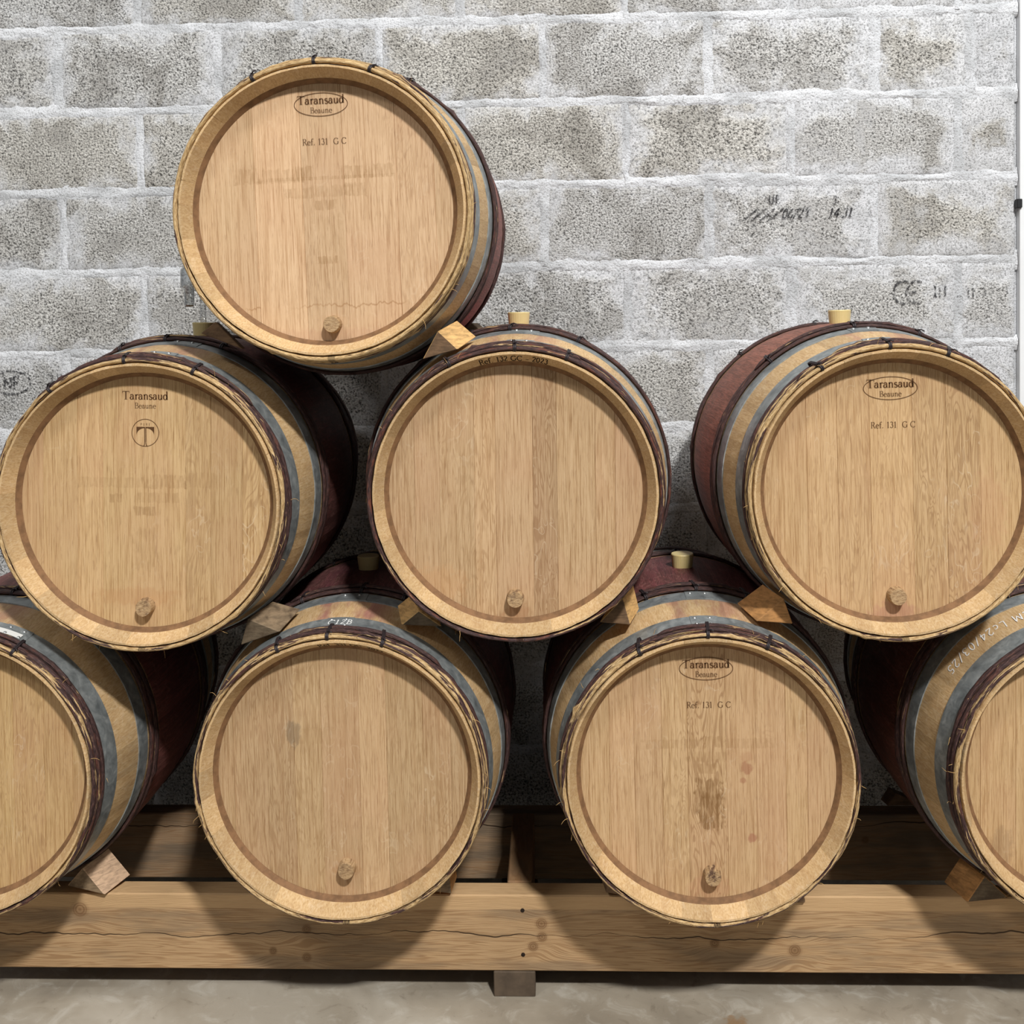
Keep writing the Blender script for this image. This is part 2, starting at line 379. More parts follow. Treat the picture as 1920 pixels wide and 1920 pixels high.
def mesh(name, verts, faces, smooth=False, uvs=None):
    me = bpy.data.meshes.new(name); me.from_pydata(verts, [], faces)
    if uvs is not None:
        ul = me.uv_layers.new(name='UVMap')
        for lp in me.loops: ul.data[lp.index].uv = uvs[lp.vertex_index]
    if smooth: me.polygons.foreach_set('use_smooth', [True] * len(me.polygons))
    me.update(); return me

def tag(o, label=None, cat=None, group=None, kind=None):
    if label: o['label'] = label
    if cat: o['category'] = cat
    if group: o['group'] = group
    if kind: o['kind'] = kind
    return o

def empty(name, loc, rot=(0, 0, 0)):
    o = bpy.data.objects.new(name, None); COL.objects.link(o); o.location = loc; o.rotation_euler = rot
    o.empty_display_size = .05; return o

def lathe(prof, n=64, a0=0.0, a1=2 * PI, thick=None):
    """profile [(t, r)] swept about the y axis; angle 0 = top"""
    full = abs(a1 - a0 - 2 * PI) < 1e-6
    vs = []; fs = []; m = len(prof); k = n if full else n + 1
    for i in range(k):
        a = a0 + (a1 - a0) * i / n
        for t, r in prof: vs.append((r * math.sin(a), t, r * math.cos(a)))
    for i in range(n):
        j = (i + 1) % k
        for q in range(m):
            p = (q + 1) % m
            fs.append((i * m + q, i * m + p, j * m + p, j * m + q))
    if not full:
        fs.append(tuple(range(m))); fs.append(tuple((k - 1) * m + q for q in reversed(range(m))))
    return vs, fs

def tube(path, rad, sides=8, close=False, caps=True):
    """round tube along points; rad is number or list"""
    vs = []; fs = []; n = len(path)
    P = [Vector(p) for p in path]
    up = Vector((0, 0, 1)); prev = None
    for i in range(n):
        if close: t = P[(i + 1) % n] - P[i - 1]
        else: t = P[min(i + 1, n - 1)] - P[max(i - 1, 0)]
        t.normalize()
        if prev is None:
            a = t.cross(up)
            if a.length < .1: a = t.cross(Vector((1, 0, 0)))
        else: a = prev - t * prev.dot(t)
        a.normalize(); prev = a; b = t.cross(a)
        r = rad[i] if isinstance(rad, (list, tuple)) else rad
        for q in range(sides):
            an = 2 * PI * q / sides
            vs.append(tuple(P[i] + a * (r * math.cos(an)) + b * (r * math.sin(an))))
    for i in range(n if close else n - 1):
        j = (i + 1) % n
        for q in range(sides):
            p = (q + 1) % sides
            fs.append((i * sides + q, i * sides + p, j * sides + p, j * sides + q))
    if caps and not close:
        fs.append(tuple(reversed(range(sides)))); fs.append(tuple((n - 1) * sides + q for q in range(sides)))
    return vs, fs

def fbm(x, y=0.0, z=0.0): return mnoise.fractal(Vector((x, y, z)), .9, 2.0, 3)

# ------------------------------------------------------------------ lettering: a small stroke font with serifs
def arc(cx, cy, rx, ry, a0, a1, n=14):
    return [(cx + rx * math.cos(math.radians(a0 + (a1 - a0) * i / n)), cy + ry * math.sin(math.radians(a0 + (a1 - a0) * i / n))) for i in range(n + 1)]
def SB(x, y=.015, h=.13): return ([(x - h, y), (x + h, y)], .035)          # foot serif
GL = {
 'T': (.92, [([(.46, 0), (.46, 1)], 0), ([(.03, .965), (.89, .965)], .07), ([(.05, .98), (.03, .76)], .045), ([(.87, .98), (.89, .76)], .045), SB(.46, .015, .2)]),
 'a': (.56, [([(.40, .10), (.40, .42)] + arc(.25, .43, .15, .18, 0, 165)[1:], 0), (arc(.23, .19, .17, .18, 75, 360), 0), ([(.40, .10), (.44, .02), (.55, .05)], .06)]),
 'r': (.46, [([(.17, 0), (.17, .6)], 0), ([(.03, .55), (.17, .61)], .045), (arc(.36, .36, .19, .24, 165, 60), 0), ([(.43, .53), (.45, .50)], .13), SB(.17)]),
 'n': (.66, [([(.15, 0), (.15, .6)], 0), ([(.02, .55), (.15, .61)], .045), (arc(.32, .40, .17, .21, 170, 0) + [(.49, 0)], 0), SB(.15), SB(.5)]),
 's': (.46, [(arc(.22, .46, .13, .14, 30, 255), 0), (arc(.22, .17, .15, .17, 80, -150), 0), ([(.16, .36), (.29, .28)], .12), ([(.34, .58), (.345, .44)], .035), ([(.08, .18), (.075, .04)], .035)]),
 'u': (.66, [([(.14, .6), (.14, .2)] + arc(.30, .2, .16, .2, 180, 350)[1:], 0), ([(.49, .6), (.49, .03)], 0), ([(.02, .59), (.14, .59)], .035), ([(.37, .59), (.49, .59)], .035), ([(.49, .03), (.62, .05)], .045)]),
 'd': (.64, [(arc(.26, .30, .21, .30, 0, 360, 22), 0), ([(.47, 0), (.47, 1.0)], 0), ([(.35, .96), (.47, .99)], .045), ([(.47, .02), (.61, .03)], .045)]),
 'B': (.72, [([(.17, 0), (.17, 1)], 0), ([(.04, .98), (.36, .98)], .04), (arc(.36, .755, .2, .225, 90, -90), 0), ([(.17, .53), (.38, .53)], .04), (arc(.38, .27, .26, .26, 90, -90), 0), ([(.04, .015), (.38, .015)], .04)]),
 'e': (.52, [(arc(.27, .30, .22, .30, 5, 320, 20), 0), ([(.06, .34), (.48, .34)], .045)]),
 'R': (.76, [([(.17, 0), (.17, 1)], 0), ([(.04, .98), (.36, .98)], .04), (arc(.36, .745, .22, .235, 90, -90), 0), ([(.17, .51), (.40, .51)], .04), ([(.38, .51), (.68, .02)], .10), SB(.17), ([(.6, .015), (.78, .015)], .035)]),
 'f': (.40, [([(.17, 0), (.17, .76)] + arc(.33, .77, .16, .22, 175, 45)[1:], 0), ([(.02, .585), (.36, .585)], .045), SB(.17)]),
 '.': (.30, [([(.12, .0), (.12, .1)], .12)]),
 ':': (.30, [([(.12, .0), (.12, .12)], .12), ([(.12, .42), (.12, .54)], .12)]),
 '1': (.52, [([(.26, 0), (.26, .98)], 0), ([(.10, .84), (.26, .97)], .05), SB(.26, .015, .15)]),
 '2': (.56, [(arc(.27, .74, .19, .24, 165, -30) + [(.08, .05)], 0), ([(.07, .04), (.50, .04)], .08), ([(.50, .04), (.52, .16)], .04)]),
 '3': (.54, [(arc(.24, .76, .17, .21, 150, -80), 0), (arc(.24, .28, .22, .27, 80, -155), 0)]),
 '4': (.58, [([(.40, 0), (.40, .98)], 0), ([(.40, .98), (.05, .3)], .05), ([(.04, .3), (.54, .3)], .06)]),
 '5': (.54, [([(.46, .96), (.16, .96)], .06), ([(.16, .96), (.12, .56)], .05), (arc(.24, .31, .22, .28, 115, -150), 0)]),
 '6': (.56, [(arc(.28, .30, .21, .29, 0, 360, 20), 0), (arc(.52, .36, .45, .62, 175, 105), 0)]),
 '0': (.58, [(arc(.28, .49, .21, .48, 0, 360, 24), 0)]),
 'G': (.86, [(arc(.45, .49, .38, .48, 38, 320, 22), 0), ([(.74, .42), (.74, .08)], 0), ([(.58, .43), (.86, .43)], .035), ([(.75, .82), (.76, .95)], .04)]),
 'C': (.80, [(arc(.45, .49, .38, .48, 38, 322, 22), 0), ([(.75, .74), (.76, .95)], .045)]),
 'O': (.90, [(arc(.44, .49, .38, .48, 0, 360, 26), 0)]),
 '-': (.60, [([(.08, .32), (.52, .32)], .06)]),
 '/': (.46, [([(.05, -.1), (.42, 1.05)], .07)]),
 'P': (.66, [([(.15, 0), (.15, 1)], .11), ([(.15, .96), (.36, .96)], .09), (arc(.34, .73, .22, .23, 90, -90), .10), ([(.34, .5), (.15, .5)], .09)]),
 'U': (.74, [([(.14, 1), (.14, .3)] + arc(.36, .28, .22, .26, 180, 360)[1:] + [(.58, 1)], .11)]),
 'Q': (.72, [([(.15, 0), (.15, 1)], .11), ([(.15, .96), (.36, .96)], .09), (arc(.34, .73, .22, .23, 90, -90), .10), ([(.34, .5), (.15, .5)], .09), ([(.34, .5), (.58, 0)], .11)]),   # sans R
 'E': (.62, [([(.15, 0), (.15, 1)], .11), ([(.15, .95), (.54, .95)], .1), ([(.15, .52), (.48, .52)], .1), ([(.15, .05), (.54, .05)], .1)]),
 'M': (.90, [([(.10, 0), (.16, 1), (.45, .2), (.72, 1), (.80, 0)], .09)]),
 'L': (.56, [([(.12, 1), (.10, .04), (.5, .04)], .09)]),
 'c': (.48, [(arc(.27, .28, .2, .28, 50, 310), .09)]),
 'N': (.80, [([(.10, 0), (.10, 1), (.66, 0), (.66, 1)], .14)]),
 'F': (.60, [([(.10, 0), (.10, 1), (.55, 1)], .14), ([(.10, .55), (.48, .55)], .14)]),
 'H': (.74, [([(.1, 0), (.1, 1)], .13), ([(.6, 0), (.6, 1)], .13), ([(.1, .5), (.6, .5)], .11)]),
 ' ': (.36, []),
}
def ribbon(pts, width, thick, thin, V, F, fn):
    n = len(pts); base = len(V)
    for i in range(n):
        ax, ay = pts[max(i - 1, 0)]; bx, by = pts[min(i + 1, n - 1)]
        dx, dy = bx - ax, by - ay; L = math.hypot(dx, dy) or 1; dx /= L; dy /= L
        wd = width if width else thin + (thick - thin) * abs(dy) ** 1.3
        h = wd / 2; x, y = pts[i]
        V.append(fn(x - dy * h, y + dx * h)); V.append(fn(x + dy * h, y - dx * h))
    for i in range(n - 1): F.append((base + 2 * i, base + 2 * i + 1, base + 2 * i + 3, base + 2 * i + 2))
def densify(pts, step=.2):
    r = [pts[0]]
    for a, b in zip(pts, pts[1:]):
        k = max(1, int(math.hypot(b[0] - a[0], b[1] - a[1]) / step))
        for i in range(1, k + 1): r.append((a[0] + (b[0] - a[0]) * i / k, a[1] + (b[1] - a[1]) * i / k))
    return r
def text2d(txt, height, V, F, fn, thick=.13, thin=.055, track=.03, mono=None, slant=0.0, wide=1.0, centre=True):
    """lay the text out centred on x = 0 at cap height `height`; fn maps plane metres to 3D"""
    tot = sum(GL[c][0] * wide + track for c in txt) - track
    x0 = -tot / 2 if centre else 0
    for ch in txt:
        adv, strokes = GL[ch]
        for pts, wd in strokes:
            q = [(x0 + px * wide + slant * py, py) for px, py in densify(pts)]
            wv = (mono if mono else wd)
            ribbon(q, wv, thick, thin, V, F, lambda a, b: fn(a * height, b * height))
        x0 += adv * wide + track
    return tot * height
def text_obj(name, mat, parent, build, label=None):
    V = []; F = []; build(V, F)
    o = link(name, mesh(name, V, F), mat, parent)
    if label: o['label'] = label
    return o

# ------------------------------------------------------------------ setting: wall, floor, trim
WALL = 1.0793
H = .2495; Z0 = 2.4831
def build_wall():
    X0, X1 = -2.65, 1.489; zt = Z0 + 2 * H
    me = mesh('wall_back', [(X0, WALL + .012, 0), (2.5, WALL + .012, 0), (2.5, WALL + .012, zt), (X0, WALL + .012, zt),
                            (X0, WALL + .2, 0), (2.5, WALL + .2, 0), (2.5, WALL + .2, zt), (X0, WALL + .2, zt)],
              [(0, 1, 2, 3), (5, 4, 7, 6), (3, 2, 6, 7), (1, 5, 6, 2), (4, 0, 3, 7)])
    wall = link('wall_back', me, M['mortar']); tag(wall, kind='structure')
    wall['label'] = 'pale grey concrete block wall with smeared white mortar joints behind the barrels'
    rows = []
    k = -2
    while Z0 - k * H > .02:
        zt_, zb = Z0 - k * H, max(0, Z0 - (k + 1) * H)
        ph = -1.432 if k % 2 == 0 else -1.182
        xs = [ph + .499 * i for i in range(-4, 8)]
        xs = [x for x in xs if X0 < x < X1 - .05]
        if k % 2 == 0 and k < 2: xs.append(1.349)
        rows.append((k, zb, zt_, [X0] + xs + [X1])); k += 1
    js = .007
    for k, zb, zt_, xs in rows:
        for a, b in zip(xs, xs[1:]):
            x0, x1, z0, z1 = a + js, b - js, zb + js, zt_ - js
            w_, h_ = x1 - x0, z1 - z0
            if w_ < .05 or h_ < .03: continue
            us = [0, .006, .014, .03] + [.03 + (w_ - .06) * i / 9 for i in range(1, 9)] + [w_ - .03, w_ - .014, w_ - .006, w_]
            vs_ = [0, .006, .014, .03] + [.03 + (h_ - .06) * i / 4 for i in range(1, 4)] + [h_ - .03, h_ - .014, h_ - .006, h_]
            V = []; U = []; sd = random.uniform(0, 99); proud = random.uniform(-.002, .002)
            for v in vs_:
                for u in us:
                    d = min(u, w_ - u, v, h_ - v)
                    rd = max(0, 1 - d / .014) ** 2 * .0055
                    nz = .0016 * fbm(u * 9 + sd, v * 9, 1) + .0012 * fbm(u * 40 + sd, v * 40, 5)
                    V.append((x0 + u, WALL + rd + nz + proud, z0 + v)); U.append((u / w_, v / h_))
            nu, nv = len(us), len(vs_); F = []
            for j in range(nv - 1):
                for i in range(nu - 1): F.append((j * nu + i, j * nu + i + 1, (j + 1) * nu + i + 1, (j + 1) * nu + i))
            # back rim so that the block has depth
            ring = [i for i in range(nu)] + [j * nu + nu - 1 for j in range(1, nv)] + [(nv - 1) * nu + i for i in range(nu - 2, -1, -1)] + [j * nu for j in range(nv - 2, 0, -1)]
            bs = len(V)
            for i in ring: V.append((V[i][0], WALL + .06, V[i][2])); U.append(U[i])
            for q in range(len(ring)):
                r2 = (q + 1) % len(ring); F.append((ring[q], bs + q, bs + r2, ring[r2]))
            xc = (a + b) / 2
            sm = .16 + .50 * max(0, min(1, (xc - .2) / .9)) + random.uniform(-.14, .14)
            warm = random.uniform(.05, .5)
            if k >= 3: sm += .12; warm *= .6
            if xc > 1.3 and k in (0, 1): sm = 1.6
            link('concrete_block', mesh('concrete_block', V, F, True, U), M['block'], wall,
                 (random.uniform(.02, .30) + .26 * max(0, min(1, (xc + .4) / 1.4)) + (.06 if k >= 3 else 0), sm, warm))  # tone climbs to the right: the brighter lit end is put into block colour
        # upright joints
        for x in xs[1:-1]:
            V = []; F = []; n = 22; mm = 9; sd = random.uniform(0, 50); wd = random.uniform(.014, .028)
            for j in range(n + 1):
                z = zb + (zt_ - zb) * j / n
                for i in range(mm):
                    q = -1 + 2 * i / (mm - 1)
                    V.append((x + q * wd * (1 + .5 * fbm(sd + 7, z * 14)) + .007 * fbm(sd, z * 16), WALL - .0006 + .0052 * q * q + .0042 * fbm(q * 1.6 + sd, z * 26), z))
            for j in range(n):
                for i in range(mm - 1): F.append((j * mm + i, j * mm + i + 1, (j + 1) * mm + i + 1, (j + 1) * mm + i))
            link('head_joint', mesh('head_joint', V, F, True), M['mortar_grey'], wall)
        # bed joint under this course
        if zb > .05:
            V = []; F = []; n = 520; mm = 11; sd = random.uniform(0, 50)
            for j in range(n + 1):
                x = X0 + (X1 - X0) * j / n
                hw = .024 + .016 * fbm(x * 4 + sd, 2); hp = .0012 + .0022 * fbm(x * 7 + sd, 9)
                for i in range(mm):
                    q = -1 + 2 * i / (mm - 1)
                    V.append((x, WALL - max(hp, .0) * (1 - q * q) + .0045 * q * q + .0022 * fbm(x * 70, q * 2.2, sd) + .0026 * fbm(x * 16, q * 1.2, sd + 3), zb + q * max(hw, .008) + .006 * fbm(x * 6, sd)))
            for j in range(n):
                for i in range(mm - 1): F.append((j * mm + i, (j + 1) * mm + i, (j + 1) * mm + i + 1, j * mm + i + 1))
            link('bed_joint', mesh('bed_joint', V, F, True), M['mortar'], wall)
    # ink prints on blocks
    def on_wall(x, z, off=.0042):
        return lambda a, b: (x + a, WALL - off, z + b)
    def p1(V, F):
        text2d('06/23', .028, V, F, on_wall(.822, 1.868), mono=.16, slant=.28, wide=1.0)
        text2d('14:31', .028, V, F, on_wall(.958, 1.868), mono=.16, slant=.28, wide=1.0)
        for i in range(4): ribbon([(.665 + .026 * i, 1.862), (.712 + .026 * i, 1.898)], .005, 0, 0, V, F, lambda a, b: (a, WALL - .0042, b))
        text2d('UE', .026, V, F, on_wall(.762, 1.912), mono=.14)
        text2d('.:. : 3', .024, V, F, on_wall(.915, 1.908), mono=.14, slant=.2)
    text_obj('ink_print', M['print_'], wall, p1, 'smudged black date and time print')
    def p2(V, F):
        ribbon(arc(1.147, 1.637, .030, .034, 60, 300), .008, 0, 0, V, F, lambda a, b: (a, WALL - .0042, b))
        ribbon(arc(1.187, 1.637, .030, .034, 60, 300), .008, 0, 0, V, F, lambda a, b: (a, WALL - .0042, b))
        ribbon([(1.16, 1.637), (1.185, 1.637)], .008, 0, 0, V, F, lambda a, b: (a, WALL - .0042, b))
        text2d('1H', .034, V, F, on_wall(1.255, 1.622), mono=.15)
        text2d(':. 11..3', .026, V, F, on_wall(1.35, 1.622), mono=.13)
    text_obj('ink_print', M['print_faint'], wall, p2, 'faded black conformity mark')
    def p3(V, F):
        ribbon(arc(-1.607, 1.398, .060, .036, 0, 360, 30), .006, 0, 0, V, F, lambda a, b: (a, WALL - .0042, b))
        text2d('NF', .036, V, F, on_wall(-1.607, 1.38), mono=.2)
        text2d('C1 13', .018, V, F, on_wall(-1.47, 1.405), mono=.16)
        text2d('111:3', .018, V, F, on_wall(-1.47, 1.378), mono=.16)
    text_obj('ink_print', M['print_faint'], wall, p3, 'black quality mark in an oval')
    return wall
build_wall()

fl = link('floor', mesh('floor', [(-3.5, -3.2, 0), (3.2, -3.2, 0), (3.2, WALL + .2, 0), (-3.5, WALL + .2, 0),
                                  (-3.5, -3.2, -.1), (3.2, -3.2, -.1), (3.2, WALL + .2, -.1), (-3.5, WALL + .2, -.1)],
                       [(0, 1, 2, 3), (7, 6, 5, 4), (0, 4, 5, 1), (1, 5, 6, 2), (2, 6, 7, 3), (3, 7, 4, 0)]), M['floor'])
tag(fl, kind='structure'); fl['label'] = 'blotchy grey polished concrete floor under the rack'

def boxm(name, x0, x1, y0, y1, z0, z1, bev=.003):
    """box with chamfered edges"""
    b = bev; V = []
    for sx, sy, sz in ((x, y, z) for x in (0, 1) for y in (0, 1) for z in (0, 1)):
        X = (x0, x1)[sx]; Y = (y0, y1)[sy]; Zz = (z0, z1)[sz]
        ix = b * (1 - 2 * sx); iy = b * (1 - 2 * sy); iz = b * (1 - 2 * sz)
        V += [(X, Y + iy, Zz + iz), (X + ix, Y, Zz + iz), (X + ix, Y + iy, Zz)]
    c = lambda x, y, z, a: (x * 4 + y * 2 + z) * 3 + a
    F = [(c(0,0,0,0), c(0,0,1,0), c(0,1,1,0), c(0,1,0,0)), (c(1,0,0,0), c(1,1,0,0), c(1,1,1,0), c(1,0,1,0)),
         (c(0,0,0,1), c(1,0,0,1), c(1,0,1,1), c(0,0,1,1)), (c(0,1,0,1), c(0,1,1,1), c(1,1,1,1), c(1,1,0,1)),
         (c(0,0,0,2), c(0,1,0,2), c(1,1,0,2), c(1,0,0,2)), (c(0,0,1,2), c(1,0,1,2), c(1,1,1,2), c(0,1,1,2))]
    for y in (0, 1):
        for z in (0, 1): F.append((c(0,y,z,1), c(1,y,z,1), c(1,y,z,2), c(0,y,z,2)))
    for x in (0, 1):
        for z in (0, 1): F.append((c(x,0,z,0), c(x,1,z,0), c(x,1,z,2), c(x,0,z,2)))
    for x in (0, 1):
        for y in (0, 1): F.append((c(x,y,0,0), c(x,y,1,0), c(x,y,1,1), c(x,y,0,1)))
    for x in (0, 1):
        for y in (0, 1):
            for z in (0, 1): F.append((c(x,y,z,0), c(x,y,z,1), c(x,y,z,2)))
    me = mesh(name, V, F)
    import bmesh
    bm = bmesh.new(); bm.from_mesh(me); bmesh.ops.recalc_face_normals(bm, faces=bm.faces); bm.to_mesh(me); bm.free()
    return me
tr = link('trim_1', boxm('trim_1', 1.4905, 2.35, WALL - .012, WALL + .02, 0, 2.98, .0015), M['white']); tag(tr, kind='structure')
tr['label'] = 'white painted panel at the right end of the block wall'
link('bracket', boxm('bracket', 1.479, 1.495, WALL - .02, WALL + .0, 1.885, 1.912, .002), M['blackmetal'], tr)

# ------------------------------------------------------------------ the rack
FY0, FY1, BZ0, BZ1 = .21, .268, .0595, .2390
rack = empty('barrel_rack', (0, .43, 0))
tag(rack, 'low timber rack of two long pine beams carrying the bottom row of barrels', 'rack')
def local(me):
    for v in me.vertices: v.co -= Vector((0, .43, 0))
    return me
KN = [(a, b, r * 1.35) for a, b, r in [(-1.044, .2, .020), (.04, .172, .015), (.041, .141, .013), (.02, .118, .013), (-.508, .156, .012), (.438, .129, .012), (.621, .113, .016), (-.588, .104, .010), (-.509, .089, .012), (-1.5, .12, .015), (1.3, .16, .014)]]
fb = link('beam', local(boxm('beam', -2.1, 2.1, FY0, FY1, BZ0, BZ1, .003)), mat_pine('pine_front_beam', KN, .148, .2055), rack)
fb['label'] = 'knotty pale front beam with a long drying crack'
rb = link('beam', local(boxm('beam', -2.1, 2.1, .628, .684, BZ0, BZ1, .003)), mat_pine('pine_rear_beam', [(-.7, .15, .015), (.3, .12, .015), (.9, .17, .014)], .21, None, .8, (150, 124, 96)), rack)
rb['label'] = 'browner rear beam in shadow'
mcm = mat_pine('dark_cross_timber', [(.30 - .43, .15, .02)], None, None, .8, (150, 116, 82), 1)
link('cross_member', local(boxm('cross_member', -.0405, .018, FY1, .628, .075, .2415, .003)), mcm, rack)
mft = M['dirt']
for xa in (-.0725, -1.72, 1.55): link('foot', local(boxm('foot', xa, xa + .0966, FY0 - .002, .69, 0, BZ0, .002)), mft, rack)
def disc_head(x, y, z, r, dep):
    V = [(x, y - dep, z)] + [(x + r * math.cos(2 * PI * i / 12), y - dep * .6, z + r * math.sin(2 * PI * i / 12)) for i in range(12)] + [(x + r * math.cos(2 * PI * i / 12), y + .002, z + r * math.sin(2 * PI * i / 12)) for i in range(12)]
    F = [(0, 1 + (i + 1) % 12, 1 + i) for i in range(12)] + [(1 + i, 1 + (i + 1) % 12, 13 + (i + 1) % 12, 13 + i) for i in range(12)]
    return mesh('screw', V, F)
for z in (.2035, .099): link('screw', local(disc_head(-.0035, FY0, z, .0048, .0015)), M['screw'], rack)

# ------------------------------------------------------------------ barrels
L = .88; RB = .3545; RC = .300
def rr(t): return RB - (RB - RC) * ((t - L / 2) / (L / 2)) ** 2
HEAD_T = .046
def make_rod(t0, rad_w, rad_h, a0, a1, seed, full, n=120, knots=2):
    """a flattened rod lying round the barrel; returns verts, faces, uvs"""
    sides = 8; V = []; F = []; U = []
    kn = [(random.uniform(a0, a1), random.uniform(.15, .4)) for _ in range(knots)]
    cnt = n if full else n + 1
    for i in range(n + 1 if not full else n):
        a = a0 + (a1 - a0) * i / n
        ca, sa = math.cos(a), math.sin(a)
        per = fbm(ca * 2.2 + seed, sa * 2.2, seed); per2 = fbm(ca * 9 + seed, sa * 9, seed * 2)
        wv = rad_w * (1 + .16 * per + .08 * per2); hv = rad_h * (1 + .22 * per + .10 * per2)
        for ka, ks in kn:
            q = (a - ka) / .022
            hv *= 1 + ks * math.exp(-q * q)
        if not full:
            e = min(i, n - i) / n * (a1 - a0)
            tp = min(1, .45 + e / .10); wv *= tp; hv *= tp
        tt = t0 + .0022 * fbm(ca * 3 + seed, sa * 3, 4 + seed)
        base = rr(max(0, min(L, tt))) + .0008
        for q in range(sides):
            an = 2 * PI * q / sides
            dy = math.cos(an) * wv; dr = (math.sin(an) * .5 + .5) * 2 * hv
            if math.sin(an) < 0: dr = max(dr, 0)
            r = base + dr
            V.append((r * sa, tt + dy, r * ca)); U.append((a * .32, abs(q - 2) * .006 + seed))
    k = n if full else n + 1
    for i in range(n):
        j = (i + 1) % k
        for q in range(sides):
            p = (q + 1) % sides; F.append((i * sides + q, j * sides + q, j * sides + p, i * sides + p))
    if not full:
        F.append(tuple(range(sides))); F.append(tuple(n * sides + q for q in reversed(range(sides))))
    return V, F, U
def make_tie(a, ta, tb, hgt, skew, loops=2):
    V = []; F = []
    for lp in range(loops):
        path = []
        aa = a + lp * .011
        pts = []
        for q in range(16):
            an = 2 * PI * q / 16
            cy = math.copysign(abs(math.cos(an)) ** .55, math.cos(an)); cr = math.copysign(abs(math.sin(an)) ** .7, math.sin(an))
            t = (ta + tb) / 2 + cy * (tb - ta) / 2
            r = rr(max(0, t)) + hgt / 2 + cr * hgt / 2
            an2 = aa + skew * cy
            pts.append((r * math.sin(an2), t, r * math.cos(an2)))
        v, f = tube(pts, .0023, 6, True)
        b = len(V); V += v; F += [tuple(i + b for i in x) for x in f]
    # twisted end
    r = rr(ta) + hgt + .002; e = a + .02
    v, f = tube([(r * math.sin(a), ta + .006, r * math.cos(a)), ((r + .003) * math.sin(e), ta + .004, (r + .003) * math.cos(e)), ((r + .001) * math.sin(e + .016), ta - .001, (r + .001) * math.cos(e + .016))], .0016, 5)
    b = len(V); V += v; F += [tuple(i + b for i in x) for x in f]
    return V, F
def dome(c, nrm, r, h):
    n = Vector(nrm).normalized(); a = n.orthogonal().normalized(); b = n.cross(a); c = Vector(c)
    V = [tuple(c + n * h)]; F = []
    for j, (rf, hf) in enumerate(((.55, .84), (.9, .42), (1.0, -.1))):
        for i in range(10):
            an = 2 * PI * i / 10; V.append(tuple(c + (a * math.cos(an) + b * math.sin(an)) * r * rf + n * h * hf))
    for i in range(10):
        p = (i + 1) % 10
        F.append((0, 1 + i, 1 + p))
        for j in range(2): F.append((1 + j * 10 + i, 11 + j * 10 + i, 11 + j * 10 + p, 1 + j * 10 + p))
    return V, F
def surf(a, t, off=0.0):
    r = rr(t) + off; return (r * math.sin(a), t, r * math.cos(a))

